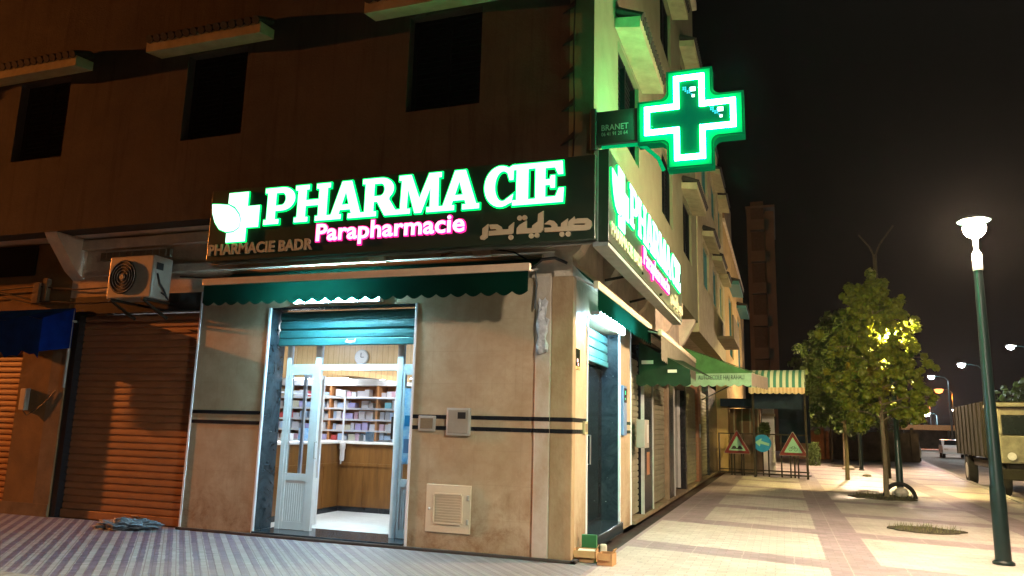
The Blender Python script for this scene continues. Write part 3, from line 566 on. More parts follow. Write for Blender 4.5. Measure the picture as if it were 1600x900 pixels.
# medicine shelves
bays = [(-7.3, -6.86), (-6.86, -5.84), (-5.84, -4.82), (-4.82, -3.8), (-3.8, -2.78), (-2.78, -1.76)]
lev = [.95, 1.15, 1.345, 1.55, 1.755, 1.96]
sh = thing('medicine_shelves', 'tall orange wood shelving along the back wall of the pharmacy', 'shelving')
b = MB()
for x in [a for a, c in bays] + [-1.76]: b.box(x - .02, x + .02, 3.98, 4.34, .05, 2.18)
b.obj('upright', 'shelfwood', sh)
for z in lev:
    b = MB(); [b.box(a + .021, c - .021, 4.0, 4.34, z - .02, z) for a, c in bays]; b.obj('shelf', 'shelfwood', sh)
for z in lev:
    b = MB(); b.box(-7.3, -1.76, 3.972, 3.979, z - .028, z + .006); b.obj('price_strip', 'inwall', sh)
b = MB(); b.box(-7.3, -1.76, 3.97, 4.34, 2.18, 2.31); b.obj('top_fascia', 'inwall', sh)
b = MB(); b.box(-7.3, -1.76, 4.341, 4.348, .05, 2.18); b.obj('back_panel', 'shelfwood', sh)
boxcols = [('white', (.75, .75, .78)), ('pale blue', (.45, .6, .8)), ('pink', (.75, .5, .6)), ('lilac', (.5, .45, .75)), ('cream', (.75, .7, .5)), ('turquoise', (.2, .6, .7)), ('red', (.6, .08, .08)), ('grey', (.4, .42, .46))]
bmats = [mat(nm.replace(' ', '_') + '_medicine_card', c, .5, var=.12, scale=14) for nm, c in boxcols]
bmesh_c = [MB().box(-.5, .5, -.5, .5, 0, 1).mesh('medicine_box', m) for m in bmats]
nth = ['first', 'second', 'third', 'fourth', 'fifth', 'sixth', 'seventh', 'eighth', 'ninth', 'tenth', 'eleventh', 'twelfth', 'thirteenth', 'fourteenth', 'fifteenth', 'sixteenth']
ordn = ['lowest', 'second', 'third', 'fourth', 'fifth', 'top']; rowname = {0: 'far left bay', 1: 'left bay', 2: 'second bay from left', 3: 'middle bay', 4: 'second bay from right', 5: 'right bay'}
for bi, (a, c) in enumerate(bays):
    for li, z in enumerate(lev[1:], 1):
        x = a + .05; cnt = 0
        while x < c - .12:
            w = random.uniform(.06, .17); h = random.uniform(.09, .16)
            if random.random() < .08: x += .1; continue
            k = random.choices(range(8), (40, 14, 10, 8, 10, 4, 3, 5))[0]
            o = link('medicine_box', bmesh_c[k], None, '%s medicine box, %s from left on the %s shelf, %s' % (boxcols[k][0], nth[cnt], ordn[li], rowname[bi]), 'medicine box', 'boxes on the medicine shelves'); cnt += 1
            o.scale = (min(w, c - .04 - x) * .94, random.uniform(.08, .16), h); o.location = (x + w / 2, 4.08 + random.uniform(0, .04), z + .001); o.rotation_euler = (0, 0, random.uniform(-.02, .02))
            x += w + random.choice((0.006, 0.006, .02))

# ------------------------------------------------------------------ wall fittings
def fit_box(name, label, cat, x0, x1, z0, z1, d, m, inner=None):
    t = thing(name, label, cat, ((x0 + x1) / 2, -.001, z0)); w = (x1 - x0) / 2; h = z1 - z0
    b = MB(); b.box(-w, w, -d, 0, 0, h, .006); b.obj('casing', m, t)
    if inner: inner(t, w, h, d)
    return t
def inner_meter(t, w, h, d):
    b = MB(); b.box(-w + .025, w - .02, -d - .008, -d + .002, .025, h - .025, .004); b.obj('cover', 'acw', t)
    b = MB(); b.box(-.0, w - .05, -d - .011, -d - .007, h - .13, h - .05); b.obj('window', 'dark', t)
fit_box('meter_box', 'large pale meter box on the black bands of the front wall', 'meter box', -1.56, -1.25, 1.37, 1.70, .05, 'alu', inner_meter)
def inner_small(t, w, h, d):
    b = MB(); b.box(-w + .03, w - .03, -d - .003, -d + .001, .03, h - .03); b.obj('cover', 'greywall', t)
fit_box('junction_box', 'small square junction box on the bands right of the entrance', 'junction box', -1.95, -1.72, 1.41, 1.60, .03, 'alu', inner_small)
def inner_vent(t, w, h, d):
    b = MB()
    for x0, x1, z0, z1 in ((-w + .1, -w + .12, .12, h - .12), (w - .12, w - .1, .12, h - .12), (-w + .12, w - .12, .1, .12), (-w + .12, w - .12, h - .12, h - .1)): b.box(x0, x1, -d - .02, -d, z0, z1)
    b.obj('frame', 'offwhite', t)
    b = MB()
    for i in range(10): b.box(-w + .125, w - .125, -d - .014, -d - .002, .135 + i * .031, .15 + i * .031, 0)
    b.obj('louvres', 'offwhite', t)
    for z in (.14, h - .14): b = MB(); b.box(w - .05, w - .02, -d - .014, -d, z - .03, z + .03, .004); b.obj('hinge', 'alu', t)
    MB().lathe([(.014, 0), (.014, -.015), (.008, -.02)], c=(-w + .05, -d, h * .48), axis='Y', seg=10).obj('knob', 'steel', t)
fit_box('vent_hatch', 'cream louvred hatch low on the front wall right of the entrance', 'hatch', -1.8, -1.21, .22, .78, .02, 'offwhite', inner_vent)
t = thing('intercom_panel', 'brass framed dark intercom panel beside the side doorway', 'intercom', (0.0, .235, 2.19))
b = MB(); b.box(0, .02, -.14, .14, 0, .27, .004); b.obj('casing', 'gold', t); b = MB(); b.box(.019, .024, -.1, .1, .04, .25); b.obj('dark_window', 'darkglass', t)
b = MB(); b.box(.024, .027, -.04, .0, .09, .13); b.box(.024, .027, 0, .03, .05, .08); b.obj('indicator_light', 'L_red', t)
t = thing('wall_plate', 'tall blue grey plate with green display right of the side doorway', 'wall plate', (.0, 3.06, 1.4))
b = MB(); b.box(0, .05, -.13, .13, 0, .76, .008); b.obj('casing', 'plate', t)
b = MB(); b.box(.05, .06, -.09, .09, .5, .72, .004); b.obj('display', 'dark', t); b = MB(); b.box(.06, .063, -.06, -.01, .62, .68); b.box(.06, .063, -.06, -.03, .54, .57); b.obj('lit_symbol', 'L_screen', t)
t = thing('switch_box', 'little pale socket box on the bands left of the side doorway', 'socket', (.0, .66, 1.42))
b = MB(); b.box(0, .03, -.08, .08, 0, .16, .004); b.obj('casing', 'cream', t); b = MB(); b.box(.029, .033, -.05, .05, .03, .13); b.obj('cover', 'greywall', t)
t = thing('utility_cabinet', 'pale cabinet hung on the first side shutter past the pharmacy', 'cabinet', (.06, 3.95, 1.2))
b = MB(); b.box(0, .14, 0, .42, 0, .46, .01); b.obj('casing', 'acw', t); b = MB(); b.box(.14, .146, .2, .36, .08, .38); b.obj('door', 'alu', t)

# ------------------------------------------------------------------ air conditioner
t = thing('air_conditioner', 'aged white outdoor air conditioner unit above the brown shutter', 'air conditioner', (-6.43, -.08, 3.16))
b = MB(); b.box(-.42, .40, -.38, -.02, 0, .62, .02); b.obj('casing', 'acw', t)
f = MB().lathe([(.0, 0), (.24, 0), (.25, -.012), (.24, -.02), (0, -.02)], c=(-.13, -.385, .31), axis='Y', seg=28).obj('fan_grille', 'dark', t)
b = MB()
for k in range(5):
    r = .05 + k * .045
    b.tube([(-.13 + r * math.cos(2 * PI * i / 24), -.409, .31 + r * math.sin(2 * PI * i / 24)) for i in range(25)], .0035, 4)
b.obj('guard_rings', 'alu', f)
MB().lathe([(.04, 0), (.04, -.012)], c=(-.13, -.405, .31), axis='Y', seg=12).obj('fan_hub', 'acw', f)
b = MB(); b.box(.4, .408, -.32, -.2, .42, .52); b.obj('service_hatch', 'dark', t)
b = MB(); b.tube([(.41, -.3, .36), (.43, -.26, .22), (.44, -.18, .14), (.42, -.1, .05), (.3, .0, 0)], .014, 6); b.tube([(.41, -.2, .1), (.45, -.14, .06), (.4, -.04, .02)], .012, 6); b.obj('pipe', 'cable', t)
for x in (-.3, .3):
    b = MB(); b.box(x - .02, x + .02, -.42, .08, -.035, -.002); b.prism([(-.4, -.04), (.06, -.26), (.08, -.22), (-.36, -.036)], x - .015, x + .015, 'YZ'); b.obj('bracket', 'rust', t)

# ------------------------------------------------------------------ awnings
def scallop(b, x0, x1, y, z0, z1, pitch, th=.004):
    n = int(round((x1 - x0) / pitch)); pts = [(x0, z1)]; m = n * 8
    for i in range(m + 1):
        x = x0 + (x1 - x0) * i / m; f = (i % 8) / 8
        pts.append((x, z0 + .045 * (1 - abs(math.sin(PI * i / 8)))))
    pts.append((x1, z1)); b.b.faces.new([b.b.verts.new((px, y, pz)) for px, pz in pts])
def awning(t, w, zt, proj, zf, val, cloth='awning', pitch=.19, valcloth=None, rail='rail', sides=False):
    """local frame: wall at y=0, cloth falls towards -y"""
    b = MB(); n = 12; V = []
    for i in range(2):
        V.append([b.b.verts.new((w * i, -proj * k / n, zt + (zf - zt) * k / n - .03 * math.sin(PI * k / n))) for k in range(n + 1)])
    for k in range(n): b.b.faces.new((V[0][k], V[1][k], V[1][k + 1], V[0][k + 1]))
    b.obj('cloth', cloth, t)
    b = MB(); scallop(b, 0, w, -proj - .03, zf - .05 - val, zf - .05, pitch); b.obj('valance', valcloth or cloth, t)
    b = MB(); b.box(-.02, w + .02, -proj - .045, -proj + .02, zf - .06, zf + .035, .01); b.obj('front_rail', rail, t)
    b = MB(); b.tube([(0, -.03, zt), (w, -.03, zt)], .03, 10); b.obj('roller', 'rail', t)
    for x in (.06, w - .06):
        b = MB(); b.tube([(x, -.03, zt - .15), (x, -proj * .5, zt - .22), (x, -proj, zf - .03)], .014, 6); b.obj('folding_arm', 'alu', t)
a1 = thing('shop_awning', 'dark green scalloped awning over the pharmacy front entrance', 'awning', (-4.98, -.01, 0)); awning(a1, 4.62, 3.55, .55, 3.32, .29)
a2 = thing('shop_awning', 'green scalloped awning lit white beneath over the side doorway', 'awning', (.01, -.0, 0), PI / 2); awning(a2, 3.9, 3.45, .28, 3.19, .28)
a3 = thing('shop_awning', 'grey rolled awning beside the green one over the first side shop', 'awning', (.01, 3.55, 0), PI / 2); awning(a3, 5.2, 3.32, .5, 3.06, .42, 'greyc')
# tube lamps under the awnings
t = thing('tube_lamp', 'cool white tube lamp under the front awning over the teal shutter', 'lamp', (-3.2, -.12, 3.085))
MB().tube([(-.62, -.03, 0), (.62, -.03, 0)], .02, 10).obj('lit_tube', 'L_tube', t); b = MB(); b.box(-.66, .66, -.01, .09, -.03, .03); b.obj('fitting', 'white', t)
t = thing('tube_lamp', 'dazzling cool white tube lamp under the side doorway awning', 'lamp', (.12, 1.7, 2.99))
b = MB(); b.box(.006, .05, -.72, .72, -.12, -.005, .01); b.obj('lit_diffuser', 'L_diff', t); b = MB(); b.box(-.1, .005, -.74, .74, -.03, .03); b.obj('fitting', 'white', t)  # lit box made taller than the tube to stand for its bloom
# blue tarpaulin awning at left
t = thing('tarpaulin_awning', 'dark blue drooping tarpaulin awning over the left neighbour shop', 'awning', (-11.3, 0, 0))
b = MB(); nx, ny = 24, 8; V = []
for i in range(nx + 1):
    V.append([b.b.verts.new((3.4 * i / nx, -.04 - .52 * k / ny, 3.12 - .22 * k / ny - .03 * math.sin(i * 1.1) * k / ny)) for k in range(ny + 1)])
for i in range(nx):
    for k in range(ny): b.b.faces.new((V[i][k], V[i + 1][k], V[i + 1][k + 1], V[i][k + 1]))
b.obj('cloth', 'bluecloth', t)
b = MB(); P0 = [(3.4 * i / 40, 2.9 - .03 * math.sin(3.4 * i / 40 * 7.8 )) for i in range(41)]; P1 = [(3.4 * i / 40, 2.36 + .035 * math.sin(i * .9) + .03 * math.sin(i * 2.3)) for i in range(41)]
b.prism(P0 + P1[::-1], -.57, -.562, 'XZ'); b.obj('valance', 'bluecloth', t)
b = MB(); b.prism([(-.04, 3.12), (-.56, 2.9), (-.56, 2.4), (-.04, 2.5)], 3.392, 3.4, 'YZ'); b.obj('side_flap', 'bluecloth', t)
t = thing('drain_pipe', 'slim pale vertical pipe beside the blue tarpaulin', 'pipe', (-7.92, -.06, 0)); MB().tube([(0, 0, 1.9), (0, 0, 3.1)], .022, 8).obj('pipe', 'acw', t); b = MB(); b.box(-.03, .03, -.01, .06, 2.9, 2.93); b.obj('clip', 'alu', t)
t = thing('wall_box', 'white oblong box on the left grimy pier', 'wall box', (-8.72, -.001, 1.55)); b = MB(); b.box(-.06, .06, -.08, 0, 0, .33, .012); b.obj('casing', 'acw', t); b = MB(); b.tube([(0, -.05, 0), (.1, -.05, -.08), (.4, -.03, .1), (.6, -.02, .3)], .008, 5); b.obj('cord', 'cable', t)
t = thing('cable_box', 'rusty cable junction boxes high on the ochre wall above the tarpaulin', 'junction box', (-8.7, .04, 3.2))
b = MB(); b.box(-.16, -.02, -.1, 0, .02, .36, .01); b.obj('casing', 'greywall', t); b = MB(); b.box(.02, .12, -.08, 0, .06, .42, .01); b.obj('cover', 'greywall', t)
def cable(pts, label, r=.012):
    MB().tube(pts, r, 6).obj('cable', 'cable', None, label=label, cat='cable', group='cables on the facade')
cable([(-12, .02, 3.55), (-10, .0, 3.46), (-8.8, -.02, 3.5), (-8, .0, 3.42), (-6.85, .0, 3.44)], 'upper black cable running left from the air conditioner')
cable([(-12, .02, 3.42), (-10, .0, 3.5), (-8.8, -.02, 3.26), (-7.8, .0, 3.2), (-6.85, .0, 3.22)], 'lower black cable running left from the air conditioner')
cable([(-12, .02, 3.2), (-9.7, .0, 3.38), (-8.9, -.02, 3.22)], 'short black cable ending at the rusty junction boxes', .009)
cable([(-6.0, .03, 3.55), (-5.4, .03, 3.5), (-4.9, .03, 3.52)], 'black cable between air conditioner and the front awning')
cable([(-6.0, .03, 3.3), (-5.6, .03, 3.22), (-5.2, .03, 3.34)], 'thin black cable under the one joining air conditioner and awning', .008)
cable([(-1.7, -.1, 3.62), (-1.2, -.2, 3.68), (-.7, -.15, 3.6), (-.45, -.08, 3.45), (-.42, -.07, 3.2), (-.44, -.07, 2.9)], 'black cable looping over the end of the front awning')
cable([(-.7, -.12, 3.42), (-.5, -.14, 3.36), (-.35, -.1, 3.5), (-.2, -.06, 3.52), (-.05, -.05, 3.45)], 'thick black cable knot at the awning end by the pillar', .02)
t = thing('facade_cable', 'black cable with small clips up the corner of the brown facade', 'cable')
b = MB(); b.tube([(.15 + .01 * math.sin(i * .9), -OH - .02, 4.6 + i * .25) for i in range(20)], .01, 5); b.obj('cord', 'cable', t)
for i in range(6):
    b = MB(); b.prism([(.0, 4.75 + i * .42), (.14, 4.82 + i * .42), (.15, 4.9 + i * .42), (.1, 4.86 + i * .42)], -OH - .025, -OH - .001, 'XZ'); b.obj('clip', 'cable', t)
for i, (p0, p1, lb) in enumerate((((.05, 1.6, 3.55), (.6, 1.55, 3.62), 'short steel rod sticking out under the near end of the side sign'), ((.1, 3.2, 3.5), (.62, 3.15, 3.6), 'stubby dark rod under the middle of the side sign'))):
    MB().tube([p0, p1], .02, 6).obj('sign_strut', 'rust', None, label=lb, cat='strut')
# torn plastic on the pillar
b = MB(); random.seed(3); V = []
for i in range(13):
    z = 3.02 - i * .055; wv = .06 + random.uniform(-.03, .025)
    V.append([b.b.verts.new((-.335 + wv * (k / 4 - .5) * 2 + random.uniform(-.01, .01), -.065 - random.uniform(0, .05), z + random.uniform(-.02, .02))) for k in range(5)])
for A, B in zip(V, V[1:]):
    for k in range(4): b.b.faces.new((A[k], A[k + 1], B[k + 1], B[k]))
o = b.obj('plastic_wrap', 'plastic', None, True, label='torn crinkled clear plastic hanging on the corner pillar', cat='plastic sheet')
sm = o.modifiers.new('s', 'SOLIDIFY'); sm.thickness = .003

# ------------------------------------------------------------------ signs
def slab(ch):
    s, t, e = .24, .12, .08
    w = s + 2 * e
    I = lambda x0, a=0: [(x0, 0), (x0 + w, 0), (x0 + w, t), (x0 + w - e, t), (x0 + w - e, 1 - t), (x0 + w, 1 - t), (x0 + w, 1), (x0, 1), (x0, 1 - t), (x0 + e, 1 - t), (x0 + e, t), (x0, t)]
    def arc(cx, cz, rx, rz, a0, a1, n=12): return [(cx + rx * math.cos(math.radians(a0 + (a1 - a0) * i / n)), cz + rz * math.sin(math.radians(a0 + (a1 - a0) * i / n))) for i in range(n + 1)]
    if ch == 'I': return [I(0)], w
    if ch == 'H':
        W_ = 1.04; r = W_ - w
        return [[(0, 0), (w, 0), (w, t), (w - e, t), (w - e, .43), (r + e, .43), (r + e, t), (r, t), (r, 0), (W_, 0), (W_, t), (W_ - e, t), (W_ - e, 1 - t), (W_, 1 - t), (W_, 1), (r, 1), (r, 1 - t), (r + e, 1 - t), (r + e, .58), (w - e, .58), (w - e, 1 - t), (w, 1 - t), (w, 1), (0, 1), (0, 1 - t), (e, 1 - t), (e, t), (0, t)]], W_
    if ch == 'P':
        return [[(0, 0), (w + .04, 0), (w + .04, t), (e + s, t), (e + s, .36)] + arc(.52, .68, .37, .32, -90, 90) + [(0, 1), (0, 1 - t), (e, 1 - t), (e, t), (0, t)], [(e + s, .5)] + arc(.50, .68, .13, .18, -90, 90, 8) + [(e + s, .86)]], .9
    if ch == 'R':
        return [[(0, 0), (w, 0), (w, t), (e + s, t), (e + s, .38), (.42, .38), (.64, 0), (1.04, 0), (1.04, t), (.93, t), (.74, .42)] + arc(.5, .7, .36, .3, -45, 90) + [(0, 1), (0, 1 - t), (e, 1 - t), (e, t), (0, t)], [(e + s, .52)] + arc(.50, .69, .12, .17, -90, 90, 8) + [(e + s, .86)]], 1.02
    if ch == 'A':
        return [[(0, 0), (.38, 0), (.38, t), (.30, t), (.34, .24), (.66, .24), (.7, t), (.6, t), (.6, 0), (1.04, 0), (1.04, t), (.96, t), (.66, 1), (.38, 1), (.08, t), (0, t)], [(.385, .37), (.5, .74), (.615, .37)]], 1.02
    if ch == 'M':
        return [[(0, 0), (.36, 0), (.36, t), (.26, t), (.28, .66), (.5, 0), (.68, 0), (.93, .66), (.93, t), (.84, t), (.84, 0), (1.24, 0), (1.24, t), (1.16, t), (1.14, 1 - t), (1.22, 1 - t), (1.22, 1), (.88, 1), (.62, .36), (.36, 1), (.02, 1), (.02, 1 - t), (.1, 1 - t), (.08, t), (0, t)]], 1.22
    if ch == 'C':
        return [[(.78, .28), (.74, .08)] + arc(.44, .5, .44, .51, -60, -300, 22) + [(.72, .98), (.78, 1), (.78, .64), (.68, .64)] + arc(.5, .5, .22, .38, 55, 300, 16)], .8
    if ch == 'E':
        return [[(0, 0), (.78, 0), (.8, .34), (.68, .34), (.6, .14), (.34, .14), (.34, .44), (.46, .44), (.48, .36), (.58, .36), (.58, .66), (.48, .66), (.46, .57), (.34, .57), (.34, .86), (.58, .86), (.66, .68), (.78, .68), (.76, 1), (0, 1), (0, 1 - t), (.1, 1 - t), (.1, t), (0, t)]], .8
arab = dict(
    ra=[[(400, 198), (350, 240), (350, 300), (328, 318), (335, 338), (365, 342), (398, 318), (400, 240)]],
    bd=[[(415, 202), (495, 198), (535, 220), (545, 245), (610, 242), (612, 215), (655, 178), (650, 272), (635, 282), (415, 300), (415, 262), (490, 255), (490, 240), (470, 235), (430, 238)]],
    lyh=[[(780, 160), (780, 232), (835, 230), (840, 205), (890, 165), (893, 95), (938, 68), (938, 240), (915, 262), (688, 280), (690, 230), (715, 200)]],
    syd=[[(958, 185), (1000, 152), (1040, 160), (1070, 190), (1072, 215), (1110, 212), (1112, 180), (1168, 138), (1168, 205), (1178, 207), (1178, 165), (1230, 118), (1238, 145), (1260, 135), (1350, 130), (1385, 155), (1392, 190), (1370, 225), (1340, 235), (958, 258), (956, 225), (1020, 222), (1025, 205), (1005, 190)], [(1215, 195), (1235, 176), (1325, 172), (1338, 182), (1325, 192)]])
dots = [(630, 315, 25), (712, 132, 22), (760, 128, 22), (828, 298, 24), (882, 292, 24), (1118, 278, 24), (1175, 275, 24)]
def shop_sign(t, sx, sz, Lw=5.32, skew=True):
    Wd = Lw * sx; Z0 = 3.56; hz = .98 * sz
    cx = lambda v: v * sx; cz = lambda z: Z0 + (z - Z0) * sz
    b = MB(); b.box(0, Wd, -.12, 0, Z0, Z0 + hz, .006); b.obj('panel', 'sign', t)
    b = MB(); b.box(-.005, Wd + .005, -.0, .05, Z0 - .02, Z0 + hz + .02); b.obj('backing_frame', 'fascia', t)
    # letters
    spec = [('P', .90, 1.36), ('H', 1.37, 1.88), ('A', 1.88, 2.36), ('R', 2.36, 2.87), ('M', 2.86, 3.43), ('A', 3.43, 3.92), ('C', 4.0, 4.36), ('I', 4.35, 4.58), ('E', 4.58, 4.96)]
    for chs, a, c in spec:
        spl, w = slab(chs); f = (c - a + .005) / w
        spl = [[(cx(a + x * f), cz(4.005 + z * .485)) for x, z in q] for q in spl]
        o = link('letter', curve_mesh(spl, .010, 'L_white'), t); o.location = (0, -.150, 0)
        r = link('lit_edge', curve_mesh(spl, .022, 'L_green', .016), o); r.location = (0, .017, 0)  # glowing outline wider than the letter, carrying its green halo
    # cross and leaf emblem
    X = lambda v: cx(v + 4.87)
    leafp = [(-4.83, 4.345), (-4.70, 4.335), (-4.56, 4.315), (-4.46, 4.26), (-4.38, 4.17), (-4.352, 4.10), (-4.36, 4.0), (-4.45, 3.95), (-4.57, 3.945), (-4.68, 3.99), (-4.76, 4.09), (-4.81, 4.21)]
    cross = [(-4.56, 4.335), (-4.56, 4.475), (-4.25, 4.475), (-4.25, 4.275), (-4.055, 4.275), (-4.055, 3.985), (-4.245, 3.985), (-4.245, 3.80), (-4.55, 3.80), (-4.55, 3.925), (-4.44, 3.93), (-4.345, 3.985), (-4.332, 4.10), (-4.36, 4.18), (-4.445, 4.28)]
    for nm, p in (('leaf_emblem', leafp), ('cross_emblem', cross)):
        p = [[(X(x), cz(z)) for x, z in p]]
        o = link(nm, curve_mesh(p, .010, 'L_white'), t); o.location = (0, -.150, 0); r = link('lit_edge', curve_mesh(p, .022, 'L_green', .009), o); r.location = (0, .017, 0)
    fit = (cx(1.72), cx(3.76), cz(3.665), cz(3.955))
    o = link('lit_lettering', text_mesh('Parapharmacie', fit, .008, 'L_pinkw', .020), t); o.location = (0, -.148, 0)
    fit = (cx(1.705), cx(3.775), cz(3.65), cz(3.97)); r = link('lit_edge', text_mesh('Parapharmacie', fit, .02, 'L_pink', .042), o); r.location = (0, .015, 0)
    o = link('flat_lettering', text_mesh('PHARMACIE BADR', (cx(.04), cx(1.66), cz(3.635), cz(3.785)), .02, 'dull', .026), t); o.location = (0, -.131, 0)
    for key in ('syd', 'lyh', 'bd', 'ra'):
        fx = lambda u: cx(5.29 - (1392 - u) * (1.33 / 1064)); fz = lambda u, v: cz(3.675 + (262 - (v + (u - 860) * .078)) * .00125)
        link('flat_lettering', curve_mesh([[(fx(u), fz(u, v)) for u, v in q] for q in arab[key]], .02, 'dull', .004), t, loc=(0, -.131, 0))
    for u, v, r in dots:
        link('lettering_dot', curve_mesh([[(fx(u) + .030 * math.cos(k * PI / 8), fz(u, v) + .030 * math.sin(k * PI / 8)) for k in range(16)]], .02, 'dull'), t, loc=(0, -.131, 0))
t = thing('shop_sign', 'long dark pharmacy sign with lit green white lettering on the front facade', 'sign', (-4.87, -.60, 0)); shop_sign(t, 1, 1)
t = thing('shop_sign', 'dark pharmacy sign with lit lettering along the side street facade', 'sign', (.46, -.60, 0), PI / 2); shop_sign(t, 1.25, 1.1)
t = thing('sign_soffit_strip', 'zinc strip running under the side street sign', 'metal strip')
b = MB(); b.box(.40, .575, -.61, 6.0, 3.50, 3.545); b.obj('bottom_sheet', 'fascia', t)
# pharmacy cross
cr_ = thing('cross_sign', 'glowing green pharmacy cross projecting from the corner on a dark arm', 'cross sign', (1.49, -.56, 4.885))
def plus(a, w): return [(-w, w), (-w, a), (w, a), (w, w), (a, w), (a, -w), (w, -w), (w, -a), (-w, -a), (-w, -w), (-a, -w), (-a, w)]
def bigplus(a, w, r):
    pts = []
    def arc(cx, cz, R, a0, a1, n=8):
        for i in range(n + 1): g = math.radians(a0 + (a1 - a0) * i / n); pts.append((cx + R * math.cos(g), cz + R * math.sin(g)))
    for k in range(4):
        base = len(pts); q = []
        pts0 = []
        n = 8
        # concave fillet in quadrant then arm end
        for i in range(n + 1):
            g = math.radians(180 + 90 * i / n); pts0.append((w + r + r * math.cos(g) , w + r + r * math.sin(g)))
        arm = [(w, a)] + pts0 + [(a, w)]
        c, s = math.cos(-k * PI / 2), math.sin(-k * PI / 2)
        pts += [(x * c - z * s, x * s + z * c) for x, z in arm]
    return pts
link('housing', curve_mesh([bigplus(.575, .25, .09)], .17, 'L_case'), cr_)  # casing is no lamp: its emission stands for the neon's green light
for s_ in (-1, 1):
    o = link('glow_rim', curve_mesh([bigplus(.55, .225, .08)], .01, 'L_rim'), cr_, loc=(0, s_ * .086, 0))  # rim emission stands for the green halo around the neon
    o = link('led_panel', curve_mesh([plus(.47, .145)], .01, 'L_panel'), cr_, loc=(0, s_ * .096, 0))
    link('neon_outline', curve_mesh([plus(.49, .165), plus(.435, .11)], .022, 'L_cross'), cr_, loc=(0, s_ * .115, 0))
for cx_, cz_ in ((.02, .30), (.31, .03)):
    b = MB(); b.box(cx_ - .01, cx_ + .05, -.108, -.104, cz_, cz_ + .05); b.box(cx_ + .01, cx_ + .04, -.108, -.104, cz_ - .07, cz_ - .04); b.obj('lit_pixels', 'L_pix', cr_)
    b = MB()
    for i, j in ((-4, 1), (-3, 1), (-3, 0), (-2, 0), (-2, -1), (-1, 0), (-1, -1), (-1, 1), (0, -2), (-4, 2), (-3, 2)): b.box(cx_ + i * .022, cx_ + i * .022 + .017, -.108, -.104, cz_ + j * .022, cz_ + j * .022 + .017)
    b.obj('lit_pixels', 'L_pixb', cr_)
b = MB(); b.box(-1.05, -.575, -.07, .07, -.2, .2, .012); b.obj('mounting_arm', 'signside', cr_)
b = MB(); b.box(-1.12, -1.05, -.09, .09, -.26, .24, .01); b.obj('wall_bracket', 'signside', cr_)
link('printed_name', text_mesh('BRANET', (-.99, -.68, -.04, .03), .002, 'alu', .01), cr_, loc=(0, -.073, 0)); link('printed_number', text_mesh('06 41 91 20 64', (-.99, -.69, -.105, -.06), .002, 'alu'), cr_, loc=(0, -.073, 0))
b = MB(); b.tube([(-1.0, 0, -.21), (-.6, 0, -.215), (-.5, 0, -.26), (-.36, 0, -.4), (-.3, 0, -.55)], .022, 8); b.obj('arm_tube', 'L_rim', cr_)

# ------------------------------------------------------------------ neighbouring shops on the side street
row = thing('side_shop_row', 'ground floor row of closed shops past the pharmacy on the side street', 'shops')
b = MB(); b.box(-.5, -.2, 3.78, 21, 0, 3.3); b.obj('wall', 'greywall', row)
shs = [(3.95, 4.75), (6.0, 7.9), (11.4, 14.2), (15.0, 17.6)]
for y0, y1 in shs:
    s = shutter_mesh(0, y1 - y0, .1, 2.7, 0, .1, .018).obj('shutter', 'beigeshut', row); s.rotation_euler = (0, 0, PI / 2); s.location = (-.05, y0, 0)
for y0, y1, m in ((4.85, 5.85, 'black'), (7.95, 8.15, 'greywall'), (8.2, 8.9, 'black'), (11.1, 11.35, 'black'), (14.25, 14.95, 'shutter'), (17.7, 20.9, 'black')):
    b = MB(); b.box(-.3, .02, y0, y1, 0, 3.0, .01); b.obj('pier', m, row)
for y in (4.84, 5.87, 8.92): b = MB(); b.box(-.02, .035, y, y + .04, 0, 2.9); b.obj('metal_trim', 'alu', row)
b = MB(); b.box(-.19, -.16, 9.0, 11.05, .1, 2.5); d = b.obj('door', 'darkglass', row); b = MB(); b.box(-.16, -.1, 10.0, 10.06, .1, 2.5); b.box(-.16, -.1, 10.95, 11.0, .1, 2.5); b.obj('frame', 'alu', d)
b = MB(); b.box(-.19, .01, 8.95, 11.08, 2.5, 3.1); b.obj('door_lintel', 'greywall', row)
b = MB(); b.box(-.3, .07, 3.8, 21, .0, .06, .01); b.obj('step', 'greywall', row)
for i, (y, z, m) in enumerate(((14.5, 1.9, 'red'), (14.6, 1.3, 'poster'), (5.2, .7, 'shutter'))):
    b = MB(); b.box(.02, .024, y, y + .3, z, z + .4); b.obj('poster', m, None, label=('faded red notice on the brown pier of the side shops', 'faded blue notice under the red one on the brown pier', 'small brown notice low on the first black pier of the side shops')[i], cat='notice')
# driving school awning: closed side flap towards us, front valance to the road
t = thing('side_awning', 'green awning with lettered mint valance over the driving school', 'awning', (0, 9.4, 0), -.2)
b = MB(); b.prism([(.2, 3.42), (1.74, 2.82), (1.74, 2.80), (.2, 2.80)], 0, .008, 'XZ'); b.obj('side_flap', 'pgreen', t)
b = MB(); scallop(b, .2, 1.76, -.0, 2.5, 2.80, .2); b.obj('side_valance', 'mint', t)
b = MB(); b.quad((.2, .01, 3.42), (1.76, .01, 2.82), (1.76, 1.6, 2.82), (.2, 1.6, 3.42)); b.obj('cloth', 'pgreen', t)
b = MB(); pts = [(0.0, 2.8)] + [(i * 1.6 / 32, 2.5 + .04 * (1 - abs(math.sin(PI * i / 4)))) for i in range(33)] + [(1.6, 2.8)]; b.prism(pts, 1.758, 1.764, 'YZ'); b.obj('front_valance', 'rail', t)
b = MB(); b.tube([(.2, .02, 2.81), (1.74, .02, 2.81)], .018, 6); b.tube([(.6, .05, 2.2), (1.7, .3, 2.78)], .015, 6); b.obj('frame', 'rust', t)
link('lettering', text_mesh('AUTO-ECOLE HAJ RAHALI', (.55, 1.6, 2.63, 2.76), .003, 'signblack', .004), t, loc=(0, -.008, 0))
